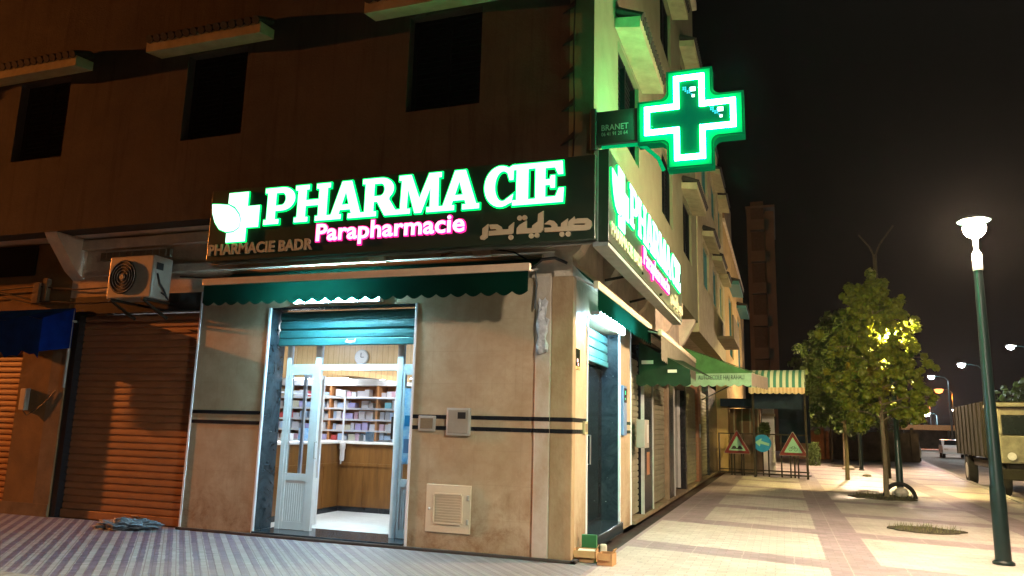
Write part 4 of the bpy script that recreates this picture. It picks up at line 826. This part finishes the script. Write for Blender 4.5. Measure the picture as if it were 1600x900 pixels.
t = thing('side_awning', 'dull green awning hanging in shadow over the first side shops', 'awning', (0, 4.3, 0), -.1)
b = MB(); b.prism([(.05, 2.98), (.92, 2.5), (.92, 2.42), (.05, 2.42)], 0, .008, 'XZ'); b.obj('side_flap', 'dgreen', t)
b = MB(); scallop(b, .0, .93, 0, 2.22, 2.42, .19); b.obj('side_valance', 'dgreen', t)
b = MB(); b.quad((.05, .01, 2.98), (.93, .01, 2.5), (.9, 2.2, 2.5), (.1, 2.2, 2.98)); b.obj('cloth', 'dgreen', t)
b = MB(); b.box(.1, .3, -.02, -.005, 2.6, 2.66); b.box(.55, .7, -.02, -.005, 2.45, 2.5); b.obj('torn_strip', 'rail', t)
# striped kiosk awning on posts
t = thing('striped_awning', 'green and cream striped rounded awning on posts over the pavement terrace', 'awning', (1.35, 19.0, 0), -.1)
MT['gstripe'] = stripes_cloth('green_cream_stripes', (.44, .6, .52), (.01, .2, .17), .2); MT['bstripe'] = stripes_cloth('beige_scallops', (.58, .46, .3), (.45, .33, .2), .12)
b = MB(); n = 8; pr = [(.0, 3.62)] + [(-.55 * math.sin(PI / 2 * k / n), 3.02 + .6 * math.cos(PI / 2 * k / n)) for k in range(n + 1)] + [(-.55, 3.0)]
V = [[b.b.verts.new((x, y, z)) for y, z in pr] for x in (0, 1.78)]
for k in range(len(pr) - 1): b.b.faces.new((V[0][k], V[1][k], V[1][k + 1], V[0][k + 1]))
b.b.faces.new([b.b.verts.new((1.78, y, z)) for y, z in pr + [(0, 3.0)]]); b.obj('cloth', 'gstripe', t)
b = MB(); scallop(b, 0, 1.8, -.56, 2.78, 3.0, .2); b.obj('valance', 'bstripe', t)
b = MB(); b.box(0, 1.72, .1, .12, 2.3, 2.95); b.obj('hanging_tarpaulin', 'darkcloth', t)
b = MB(); b.box(.6, 1.7, 2.6, 2.62, 1.15, 2.95); b.obj('hanging_tarpaulin', 'darkcloth', t)
for x in (.02, 1.7): b = MB(); b.box(x, x + .07, .0, .07, 0, 2.98); b.obj('post', 'rust', t)
# terrace shelter behind
t = thing('terrace_shelter', 'dark flat shelter of the pavement terrace behind the railing', 'shelter', (.1, 20.5, 0), -.1)
b = MB(); b.box(.1, 1.7, 0, 2, 2.42, 2.7); b.obj('roof', 'darkcloth', t)
b = MB(); b.box(-.1, 1.25, 2.0, 2.15, 1.4, 2.4); b.obj('lit_back_wall', 'orangewall', t)
b = MB(); [b.box(-.05 + i * .3, .0 + i * .3, 1.9, 1.99, 1.4, 2.4) for i in range(5)]; b.obj('wall_batten', 'cream', t)
b = MB(); b.box(-.1, 1.6, 1.85, 2.1, .0, 1.4); b.obj('low_wall', 'greywall', t)
t = thing('white_pillar', 'white plastered pillar behind the round blue sign', 'pillar', (1.62, 21.6, 0)); b = MB(); b.box(0, .44, 0, .3, 0, 2.52); b.obj('shaft', 'inwall', t); b = MB(); b.box(-.03, .47, -.03, .33, 2.1, 2.2); b.obj('collar', 'pale', t)
# railing with traffic signs
t = thing('railing', 'dark steel railing closing the pavement terrace, road signs fixed to it', 'railing', (.15, 19.95, 0), -.19)
b = MB()
for z in (1.42, .18): b.box(0, 3.05, -.02, .02, z, z + .04)
b.box(.0, 3.05, -.025, .4, .06, .1); b.obj('rail', 'rust', t)
for i in range(8):
    b = MB(); b.box(.0 + i * .427, .045 + i * .427, -.022, .022, 0, 1.42); b.obj('post', 'rust', t)
def tri(s, r):
    pts = []
    for a in (90, 210, 330):
        cx_, cz_ = (s - r * 1.0) * math.cos(math.radians(a)), (s - r) * math.sin(math.radians(a))
        for k in range(-3, 4): g = math.radians(a + k * 20); pts.append((cx_ + r * .6 * math.cos(g), cz_ + r * .6 * math.sin(g)))
    return pts
def tri_sign(loc, rz, label, kind):
    t = thing('warning_sign', label, 'road sign', loc, rz, 'triangular warning signs on the railing')
    link('plate', curve_mesh([tri(.55, .05)], .01, 'acw'), t, loc=(0, 0, .3))
    link('red_border', curve_mesh([tri(.52, .05), tri(.345, .02)], .008, 'red'), t, loc=(0, -.012, .3)); link('sign_face', curve_mesh([tri(.34, .02)], .006, 'signwhite'), t, loc=(0, -.011, .3))
    if kind == 0:
        pic = [[(-.2, -.09)] + [(-.1 + .075 * math.cos(PI - PI * k / 8), -.08 + .075 * math.sin(PI * k / 8)) for k in range(9)] + [(.1 + .075 * math.cos(PI - PI * k / 8), -.08 + .075 * math.sin(PI * k / 8)) for k in range(9)] + [(.2, -.09), (.2, -.12), (-.2, -.12)]]
        link('symbol', curve_mesh(pic, .004, 'signblack'), t, loc=(0, -.018, .3))
    else:
        b = MB()
        for c in (-.085, .085): b.tube([(c + .055 * math.cos(2 * PI * i / 16), -.018, .24 + .055 * math.sin(2 * PI * i / 16)) for i in range(17)], .007, 5)
        b.tube([(-.085, -.018, .24), (-.03, -.018, .33), (.05, -.018, .33), (.085, -.018, .24)], .007, 5); b.tube([(-.03, -.018, .33), (0, -.018, .24), (.05, -.018, .33)], .007, 5); b.obj('symbol', 'signblack', t)
    b = MB(); b.box(-.13, -.09, .01, .05, -.75, .3); b.box(.12, .16, .01, .05, -.75, .3); b.obj('support', 'rust', t)
tri_sign((.80, 19.73, .72), -.19, 'triangular uneven road warning sign at the left of the railing', 0)
tri_sign((2.66, 19.36, .72), -.19, 'triangular cycle warning sign with green glare at right end of the railing', 1)
t = thing('direction_sign', 'round blue road sign with a white arrow pointing left', 'road sign', (1.66, 19.55, 1.13), -.19)
link('sign_face', curve_mesh([[(.3 * math.cos(2 * PI * k / 32), .3 * math.sin(2 * PI * k / 32)) for k in range(32)]], .01, 'signblue'), t)
link('arrow', curve_mesh([[(-.25, .03), (-.02, .17), (-.04, .08), (.24, .0), (.22, -.09), (-.07, -.01), (-.09, -.11)]], .004, 'signwhite'), t, loc=(0, -.008, 0))
b = MB(); b.box(-.02, .02, .01, .04, -1.1, .2); b.obj('support', 'rust', t)

# ------------------------------------------------------------------ further buildings
b2 = thing('apartment_building', 'cream three storey building after the corner building with tiled window hoods', 'building')
wn2 = [(12.5, 14.3), (15.7, 17.4), (18.6, 20.0)]
b = MB(); wall_with_windows(b, 'Y', .42, .4, 11.02, 21, 4.0, 10.6, [(a, c, z, z + 1.25) for a, c in wn2 for z in (5.5, 8.4)]); b.obj('upper_wall', 'cream', b2)
b = MB(); b.box(-1, .02, 11.02, 21, 4.001, 4.2); b.obj('soffit', 'pale', b2)
b = MB(); b.box(-1.0, .5, 11.02, 21, 10.6, 10.75); b.obj('roof', 'pale', b2)
for a, c in wn2:
    for z in (5.5, 8.4): side_window(a, c, z, b2, .42, 1.25, 'teal'); canopy(a - .15, c + .3, z + 1.35, 'Y', .42, b2, .3)
b = MB(); b.box(.42, .95, 17.0, 20.5, 4.5, 4.6); b.box(.9, .95, 17.0, 20.5, 4.6, 5.3); b.obj('balcony', 'greywall', b2)
b3 = thing('yellow_building', 'narrow yellow building with slim green shuttered windows', 'building')
wn3 = [(23.5, 26), (30, 33)]
b = MB(); wall_with_windows(b, 'Y', .42, .4, 21.02, 37, 0, 9.6, [(a, c, 4.6, 7.2) for a, c in wn3]); b.obj('wall', 'yellow', b3)
for a, c in wn3: side_window(a, c, 4.6, b3, .42, 2.6, 'teal'); canopy(a - .3, c + .5, 7.5, 'Y', .42, b3, .45, 'teal')
b = MB(); b.box(-2, .5, 21.02, 37, 9.6, 9.75); b.obj('roof', 'pale', b3)
b = MB(); b.box(-.3, .3, 24, 29, 9.75, 12.2); b.obj('stair_hood', 'greywall', b3)
b4 = thing('apartment_tower', 'tall dim tower block with recessed balconies far down the street', 'building')
b = MB(); b.box(.0, 1.0, 60, 72, 0, 21.3); b.box(1.55, 2.3, 59.8, 72, 0, 20.9); b.box(1.0, 1.55, 61, 72, 0, 21); b.obj('wall', 'tower', b4)
b = MB(); b.box(-.1, 2.4, 59.9, 72.2, 21.3, 21.5); b.obj('roof', 'tower', b4)
for i in range(7): b = MB(); b.box(.3, 1.5, 59.2, 60, 2.0 + i * 2.85, 2.95 + i * 2.85); b.obj('balcony', 'tower', b4)
for i in range(7): b = MB(); b.box(.35, 1.45, 59.95, 59.99, 2.96 + i * 2.85, 4.8 + i * 2.85); b.obj('window', 'towerdark', b4)
t = thing('street_wall', 'low blotchy wall with pale posts running behind the far trees', 'wall', (2.9, 42, 0))
b = MB(); b.box(0, 7, 0, .3, 0, 1.7); b.obj('wall', 'farwall', t)
for i in range(9): b = MB(); b.box(i * .82, i * .82 + .18, -.1, 0, 0, 2.0); b.obj('post', 'farwall', t)
t = thing('far_house', 'dark low house behind the trees at the end of the pavement', 'house', (3, 75, 0)); b = MB(); b.box(-2, 6, 0, 6, 0, 4.5); b.obj('wall', 'farwall', t); b = MB(); b.box(-2.2, 6.2, -.3, 6.2, 4.5, 4.8); b.obj('roof', 'tile', t)
t = thing('lit_canopy', 'low canopy lit orange by the sodium lamps far down the road', 'canopy', (19.0, 95, 0))
b = MB(); b.box(-3, 7.5, 0, 5, 2.3, 2.9); b.obj('roof', 'orangeroof', t); b = MB(); b.box(-3, 7.5, 4.8, 5, 0, 2.3); b.obj('back_wall', 'farwall', t)
for x in (-2.8, 2, 7): b = MB(); b.box(x, x + .2, .1, .3, 0, 2.3); b.obj('post', 'rust', t)

# ------------------------------------------------------------------ street lamps
def park_lamp(loc, label, lit='L_lamp'):
    t = thing('street_lamp', label, 'street lamp', loc, 0, 'dark green pavement lamps')
    MB().lathe([(.12, 0), (.12, .03), (.088, .05), (.086, .9), (.074, .95), (.052, 3.62), (.052, 3.64)], seg=20).obj('pole', 'pole', t, True)
    MB().lathe([(.058, 3.64), (.058, 3.86), (.04, 3.89), (.026, 3.92), (.026, 3.93)], seg=16).obj('collar', 'alu', t, True)
    MB().lathe([(.026, 3.93), (.034, 4.08)], seg=16).obj('lit_stem', 'L_stem', t, True)
    MB().lathe([(.034, 4.08), (.09, 4.11), (.125, 4.17), (.13, 4.22), (.11, 4.28), (.06, 4.31)], seg=20).obj('lantern', lit, t, True)
    MB().lathe([(.0, 4.315), (.19, 4.30), (.20, 4.31), (.1, 4.36), (.02, 4.38)], seg=24).obj('cap', 'pole', t, True)
    return t
park_lamp((4.8, 2.4, 0), 'nearest dark green lamp post with the brightest lantern, at right edge')
park_lamp((5.2, 14.05, 0), 'dark lamp post with its lantern shining inside the nearest tree crown', 'L_lamp2')
park_lamp((5.5, 27.9, 0), 'dark lamp post standing among the farther trees')
t = thing('shaded_lamp', 'hooded warm lamp hanging from a long arm over the corner outside the view', 'street lamp', (3.5, -5.0, 0))  # unseen lamp, its hood shaped to keep light off the upper facade
MB().tube([(3.3, 0, 0), (3.3, 0, 5.2)], .07, 10).obj('pole', 'pole', t); MB().tube([(3.3, 0, 5.15), (.0, 0, 5.15)], .03, 8).obj('arm', 'pole', t)
MB().lathe([(.02, 5.15), (.04, 4.92), (.3, 4.84), (.32, 4.69), (.315, 4.69), (.29, 4.82), (.02, 4.86)], seg=24).obj('hood', 'pole', t); MB().lathe([(.0, 4.83), (.16, 4.83), (.16, 4.70), (0, 4.66)], seg=16).obj('lantern', 'L_shade', t)
def road_lamp(loc, hgt, lit, label, arm=1.6, sgn=-1, grp='tall road lamps', r=.16, pole='pole'):
    t = thing('road_lamp', label, 'road lamp', loc, 0, grp)
    MB().tube([(0, 0, 0), (0, 0, hgt * .5), (0, 0, hgt - .5)], [.11, .09, .06], 10).obj('pole', pole, t)
    MB().tube([(0, 0, hgt - .5), (sgn * arm * .2, 0, hgt - .15), (sgn * arm * .6, 0, hgt), (sgn * arm, 0, hgt)], .04, 8).obj('arm', pole, t)
    b = MB(); b.box(sgn * arm - .35, sgn * arm + .35, -.16, .16, hgt - .02, hgt + .1, .03); b.obj('head', 'alu', t)
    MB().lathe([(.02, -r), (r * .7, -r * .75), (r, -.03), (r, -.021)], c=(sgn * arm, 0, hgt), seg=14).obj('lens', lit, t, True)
    if lit == 'L_sod':
        ld = bpy.data.lights.new('sodium_light', 'POINT'); ld.color = (1, .22, .02); ld.energy = 5000; ld.shadow_soft_size = .3
        lo = bpy.data.objects.new('sodium_light', ld); S.collection.objects.link(lo); lo.parent = t; lo.location = (sgn * arm, 0, hgt - r - .4)
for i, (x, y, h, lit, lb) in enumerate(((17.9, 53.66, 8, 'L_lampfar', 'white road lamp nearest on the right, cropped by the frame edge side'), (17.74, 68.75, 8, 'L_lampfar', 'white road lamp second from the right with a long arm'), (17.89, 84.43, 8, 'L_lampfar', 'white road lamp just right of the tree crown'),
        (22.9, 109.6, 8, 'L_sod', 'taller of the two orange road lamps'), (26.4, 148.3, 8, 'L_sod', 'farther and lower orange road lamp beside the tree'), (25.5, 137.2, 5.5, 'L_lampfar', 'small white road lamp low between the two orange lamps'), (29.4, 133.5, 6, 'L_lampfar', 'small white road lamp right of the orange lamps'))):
    road_lamp((x + 1.6, y, -.1), h + .1, lit, lb, r=.24 if y < 60 else (.3 if y < 90 else .6))  # farther lenses oversized, so their shape carries the lamps' bloom
road_lamp((-42.5, -5.2, 0), 9.5, 'L_sodnear', 'sodium street lamp at the kerb far to the left outside the view', arm=.6, sgn=1, grp='sodium lamps', r=.22)
t = thing('utility_pole', 'tall grey pole with two short raised arms behind the nearest tree', 'utility pole', (5.85, 22, 0))
MB().tube([(0, 0, 0), (0, 0, 8.2)], [.1, .075], 8).obj('pole', 'rust', t)
b = MB(); b.tube([(0, 0, 8.1), (.2, 0, 8.6), (.7, 0, 9.3)], .035, 6); b.tube([(0, 0, 8.1), (-.15, 0, 8.5), (-.5, 0, 9.0)], .03, 6); b.obj('arm', 'rust', t)

# ------------------------------------------------------------------ trees
def tree(loc, hgt, base, rad, nleaf, label, lm='leafa', seed=1, lsize=.085, lean=0, trunk_r=.055, cat='tree', leany=0):
    rnd = random.Random(seed); t = thing('tree', label, cat, loc)
    b = MB(); b.tube([(0, 0, 0), (.02, .01, base * .5), (.0, .02, base), (lean * .4, leany * .4, base + (hgt - base) * .4), (lean, leany, hgt * .93)], [trunk_r * 1.3, trunk_r, trunk_r * .9, trunk_r * .6, trunk_r * .15], 8)
    tips = []
    for k in range(46):
        f = (k + rnd.random()) / 46; z = base + (hgt - base) * f * .93; a = k * 2.4 + rnd.random()
        prof = (1 - abs(f - .30) / .30 * .30) if f < .3 else (1 - ((f - .3) / .7) ** 1.5 * .9)
        L = rad * prof * rnd.uniform(.72, 1.08); dz = rnd.uniform(.1, .35) * L
        p0 = Vector((lean * f, leany * f, z)); p1 = p0 + Vector((math.cos(a) * L, math.sin(a) * L, dz)); pm = (p0 + p1) / 2 + Vector((0, 0, .08 * L))
        b.tube([p0, pm, p1], [trunk_r * .35, trunk_r * .2, trunk_r * .08], 5); tips.append((p0, pm, p1))
    b.obj('trunk', 'bark', t)
    bm = bmesh.new(); clumps = []
    for p0, pm, p1 in tips:
        for q in range(9):
            f = rnd.uniform(.3, 1.05); c = p0.lerp(p1, f) + Vector([rnd.gauss(0, .12 * rad) for _ in range(3)]); clumps.append((c, rnd.uniform(.07, .17) * (rad / 1.5)))
    per = max(6, nleaf // len(clumps))
    for c, cr2 in clumps:
        for _ in range(per):
            d = Vector([rnd.gauss(0, 1) for _ in range(3)]).normalized() * cr2 * rnd.random() ** .4; p = c + d
            u = Vector([rnd.gauss(0, 1) for _ in range(3)]).normalized(); n2 = (d.normalized() + Vector((0, 0, .6)) + Vector([rnd.gauss(0, .5) for _ in range(3)])).normalized(); u = (u - n2 * u.dot(n2)).normalized(); v = n2.cross(u)
            s = lsize * rnd.uniform(.6, 1.25)
            vs = [bm.verts.new(p + u * s * x + v * s * y) for x, y in ((-.9, 0), (-.15, -.5), (.5, -.42), (1, 0), (.5, .42), (-.15, .5))]
            bm.faces.new(vs)
    me = bpy.data.meshes.new('crown'); bm.to_mesh(me); bm.free(); me.materials.append(MT[lm]); link('crown', me, t)
    return t
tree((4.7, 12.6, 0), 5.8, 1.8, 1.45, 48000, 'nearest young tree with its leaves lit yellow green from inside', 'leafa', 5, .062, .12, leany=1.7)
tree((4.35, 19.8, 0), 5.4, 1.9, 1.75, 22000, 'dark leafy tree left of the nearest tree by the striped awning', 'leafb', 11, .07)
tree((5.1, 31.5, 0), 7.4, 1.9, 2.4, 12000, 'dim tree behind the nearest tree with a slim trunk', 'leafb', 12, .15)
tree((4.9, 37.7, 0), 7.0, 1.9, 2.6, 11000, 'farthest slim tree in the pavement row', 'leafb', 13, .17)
tree((22.5, 66, 0), 6.5, 2.0, 3.2, 4000, 'dark round tree beyond the truck under the road lamps', 'leafb', 14, .25, trunk_r=.15)
tree((26, 180, 0), 9, 2.0, 6, 3000, 'wide dark tree at the far end of the road', 'leafb', 15, .5, trunk_r=.2)
def bush(loc, r, h, label, seed):
    rnd = random.Random(seed); bm = bmesh.new()
    for _ in range(900):
        a = rnd.uniform(0, 2 * PI); z = rnd.random() * h; rr = r * rnd.random() ** .5 * (1 - .5 * abs(z / h - .5)); p = Vector((rr * math.cos(a), rr * math.sin(a), z)); u = Vector([rnd.gauss(0, 1) for _ in range(3)]).normalized(); v = u.orthogonal().normalized(); s = .06
        bm.faces.new([bm.verts.new(p + u * s * x + v * s * y) for x, y in ((-1, 0), (0, -.5), (1, 0), (0, .5))])
    me = bpy.data.meshes.new('bush'); bm.to_mesh(me); bm.free(); me.materials.append(MT['leafb']); link('bush', me, None, label, 'bush', loc=loc)
bush((3.7, 31, 0), .35, 1.1, 'small dark shrub on the pavement behind the far trees', 3); bush((1.72, 20.9, 1.3), .2, .55, 'pointed dark bush top behind the round blue sign', 4)
# planting pits with dry grass
def pit(cx_, cy_, w, h, label, seed, n=260):
    rnd = random.Random(seed); pts = []
    for k in range(20): a = 2 * PI * k / 20; r = 1 + rnd.uniform(-.12, .12); pts.append((cx_ + w * r * math.cos(a), cy_ + h * r * math.sin(a)))
    b = MB(); b.prism(pts, .001, .02, 'XY'); t = b.obj('soil_bed', 'soil', None, label=label, cat='planting bed')
    bm = bmesh.new()
    for _ in range(n):
        a = rnd.uniform(0, 2 * PI); r = rnd.random() ** .5; p = Vector((cx_ + w * r * math.cos(a), cy_ + h * r * math.sin(a), .02)); L = rnd.uniform(.03, .11); d = Vector((rnd.gauss(0, .03), rnd.gauss(0, .03), L)); u = Vector((rnd.gauss(0, 1), rnd.gauss(0, 1), 0)).normalized() * .006
        bm.faces.new([bm.verts.new(p - u), bm.verts.new(p + u), bm.verts.new(p + d)])
    me = bpy.data.meshes.new('grass'); bm.to_mesh(me); bm.free(); me.materials.append(MT['grass']); link('grass', me, t, kind='stuff')
pit(4.62, 12.5, .75, .9, 'bare planting bed around the nearest tree trunk', 1); pit(4.45, 5.6, .55, .42, 'empty grassy bed in the pavement in front of the nearest tree', 2, 230); pit(5.1, 31.2, .7, .9, 'planting bed around a farther tree trunk', 3, 100)
t = thing('half_buried_tyre', 'old tyre half buried upright at the foot of the second lamp post', 'tyre', (5.0, 12.6, 0)); R_ = .34
MB().tube([(R_ * math.cos(PI * k / 20), 0, R_ * math.sin(PI * k / 20)) for k in range(21)], .05, 8).obj('tread', 'rubber', t, True)
MB().lathe([(.0, 0), (.13, .04), (.17, .12), (.12, .22), (0, .26)], c=(.05, .12, 0), seg=12).obj('stone', 'stonew', None, True, label='pale stone lying behind the half buried tyre', cat='stone', loc=(5.0, 12.6, 0))
for i, (x, y, s) in enumerate(((4.95, 27.5, .28), (5.2, 22.5, .16), (4.6, 6.4, .06))):
    MB().lathe([(.0, 0), (s, s * .1), (s * .9, s * .4), (s * .4, s * .65), (0, s * .7)], seg=9).obj('stone', 'stonew', None, label=('pale heap of stones at a farther tree', 'small pale stone midway along the pavement', 'white scrap of rubble beside the grassy bed')[i], cat='stone', loc=(x, y, 0))

# ------------------------------------------------------------------ cardboard boxes at the corner
def carton(loc, w, d, h, rz, label, flap=True, m='card'):
    t = thing('cardboard_box', label, 'cardboard box', loc, rz)
    b = MB(); th = .006
    b.box(-w / 2, w / 2, -d / 2, -d / 2 + th, .0, h); b.box(-w / 2, w / 2, d / 2 - th, d / 2, 0, h); b.box(-w / 2, -w / 2 + th, -d / 2 + th, d / 2 - th, 0, h); b.box(w / 2 - th, w / 2, -d / 2 + th, d / 2 - th, 0, h); b.box(-w / 2 + th, w / 2 - th, -d / 2 + th, d / 2 - th, 0, th); b.obj('body', m, t)
    if flap:
        b = MB(); b.quad((-w / 2, -d / 2, h), (w / 2 - .02, -d / 2, h), (w / 2 - .02, -d / 2 - .03, h - .07), (-w / 2 + .02, -d / 2 - .03, h - .07)); b.obj('flap', m, t)
        b = MB(); b.box(w / 2 - .004, w / 2 + .002, -d / 2 + .02, d / 2 - .02, h, h + .05, rot=Matrix.Rotation(.5, 4, 'Y')); b.obj('flap', m, t)
    return t
carton((.14, .22, 0), .27, .24, .125, .12, 'larger open cardboard box against the corner pillar'); t = MB(); t.box(.06, .26, .12, .3, .112, .12, rot=.15); t.obj('card_lid', 'cardlid', None, label='white card lid lying on the larger cardboard box', cat='lid')
carton((.42, .08, 0), .17, .17, .13, -.08, 'smaller open cardboard box nearest the viewer at the corner')
b = MB(); b.box(.04, .22, .42, .47, .001, .26, .004); o = b.obj('green_carton', 'greenbox', None, label='dark green carton standing upright behind the cardboard boxes', cat='carton')
b = MB(); b.box(.25, .33, .44, .52, .001, .16, .02, rot=.3); b.obj('paper_bag', 'cardlid', None, label='crumpled white packet behind the cardboard boxes', cat='packet')
# rubbish bag by the shutter
bm = bmesh.new(); bmesh.ops.create_icosphere(bm, subdivisions=5, radius=1); rnd = random.Random(4)
from mathutils import noise as mnoise
for v in bm.verts:
    c = v.co; k = 1 + .5 * mnoise.noise(c * 2.3) + .35 * mnoise.noise(c * 6) + .2 * mnoise.noise(c * 14); v.co = Vector((c.x * .36 * k, c.y * .17 * k, max(-.01, (c.z * .075 * k + .05))))
me = bpy.data.meshes.new('plastic_bag'); bm.to_mesh(me); bm.free(); me.materials.append(mat('blue_grey_plastic', (.13, .17, .21), .45, var=.3, scale=6, bump=.8, bscale=12)); me.polygons.foreach_set('use_smooth', [True] * len(me.polygons))
o = link('plastic_bag', me, None, 'flat blue grey plastic bag lying in front of the brown shutter', 'plastic bag', loc=(-6.05, -.38, .005)); o.rotation_euler = (0, 0, .35)

# ------------------------------------------------------------------ truck and cars
tr = thing('parked_truck', 'old cream cab truck with dusty dark body parked at the kerb on the right', 'truck', (8.0, 16.3, -.13), -.06)
b = MB(); b.box(.1, 2.3, .05, 1.9, .95, 1.72, .04); b.box(.12, 2.28, 0.25, 1.9, 1.72, 2.5, .06); b.obj('cab', 'truckcream', tr)
b = MB(); b.box(.2, 2.2, .19, .25, 1.75, 2.3); b.obj('windscreen', 'darkglass', tr); b = MB(); b.box(.05, 2.35, .1, 2.0, 2.52, 2.64, .03); b.obj('roof_visor', 'truckcream', tr)
b = MB(); b.box(.085, .12, .5, 1.5, 1.78, 2.3); b.obj('side_window', 'darkglass', tr)
b = MB(); b.box(.05, 2.35, 2.1, 8.2, 1.05, 2.75, .03); [b.box(.02, .05, 2.3 + i * .8, 2.38 + i * .8, 1.05, 2.75) for i in range(8)]; b.obj('load_body', 'truckgreen', tr)
b = MB(); b.box(.3, 2.1, .3, 8.0, .7, .94); b.obj('chassis', 'rust', tr); b = MB(); b.box(.05, 2.35, -.12, .04, .5, .8, .03); b.obj('bumper', 'truckgreen', tr)
for x in (.35, 2.05): MB().lathe([(.1, 0), (.11, -.03)], c=(x, .04, 1.15), axis='Y', seg=14).obj('headlight', 'alu', tr)
for x, y in ((.12, 1.0), (2.0, 1.0), (.12, 6.6), (2.0, 6.6)):
    wv = MB().lathe([(.3, -.0), (.48, .0), (.5, .03), (.5, .25), (.48, .28), (.3, .28)], c=(x, y, .5), axis='X', seg=24).obj('wheel', 'rubber', tr, True)
    MB().lathe([(.26, -.01), (.28, .02), (.28, .2)], c=(x, y, .5), axis='X', seg=18).obj('rim', 'alu', wv)
b = MB(); b.box(.0, .1, .35, .42, 1.9, 2.2); b.obj('mirror', 'dark', tr)
def car(loc, rz, m, label):
    t = thing('parked_car', label, 'car', loc, rz, 'cars parked along the road')
    side = [(-2.1, .35), (-2.1, .75), (-1.95, .9), (-1.3, .98), (-.7, 1.42), (.7, 1.45), (1.35, 1.0), (2.0, .88), (2.1, .7), (2.1, .35)]
    b = MB(); b.prism(side, -.85, .85, 'YZ'); b.obj('body', m, t)
    b = MB(); b.prism([(-1.22, .99), (-.68, 1.36), (.66, 1.39), (1.2, 1.02)], -.856, .856, 'YZ'); b.obj('side_windows', 'darkglass', t)
    b = MB(); b.quad((-.7, -1.27, 1.02), (.7, -1.27, 1.02), (.62, -.76, 1.40), (-.62, -.76, 1.40)); b.obj('windscreen', 'darkglass', t)
    for s in (-1, 1): b = MB(); b.box(s * .62 - .14, s * .62 + .14, -2.115, -2.09, .62, .76, .005); b.obj('headlight', 'alu', t)
    for x in (-.86, .66):
        for y in (-1.35, 1.35):
            w = MB().lathe([(.2, 0), (.32, 0), (.33, .02), (.33, .18), (.32, .2), (.2, .2)], c=(x, y, .33), axis='X', seg=18).obj('wheel', 'rubber', t); MB().lathe([(.19, -.01), (.19, .21)], c=(x, y, .33), axis='X', seg=12).obj('rim', 'alu', w)
car((9.6, 46, -.13), -.09, 'carwhite', 'white parked car whose nose shows right of the nearest trunk'); car((7.6, 52, 0), -.09, 'carwhite', 'pale parked car half hidden behind the row of trunks')
car((15.3, 62, -.13), -.1, 'carwhite', 'white car parked beyond the truck near the kerb'); car((16.6, 58, -.13), -.1, 'cardark', 'dark car parked beside the white one beyond the truck')

# ------------------------------------------------------------------ thin volume added to put a glow round the lamps
b = MB(); b.box(-55, 60, -16, 260, -1.2, 24); hz = b.obj('haze', 'white', kind='stuff')
hm = bpy.data.materials.new('haze'); hm.use_nodes = True; hm.node_tree.nodes.clear(); o_ = hm.node_tree.nodes.new('ShaderNodeOutputMaterial'); v_ = hm.node_tree.nodes.new('ShaderNodeVolumePrincipled')
v_.inputs['Color'].default_value = (.9, .9, .9, 1); v_.inputs['Density'].default_value = .00012; v_.inputs['Anisotropy'].default_value = .75; hm.node_tree.links.new(v_.outputs[0], o_.inputs['Volume'])
hz.data.materials.clear(); hz.data.materials.append(hm)
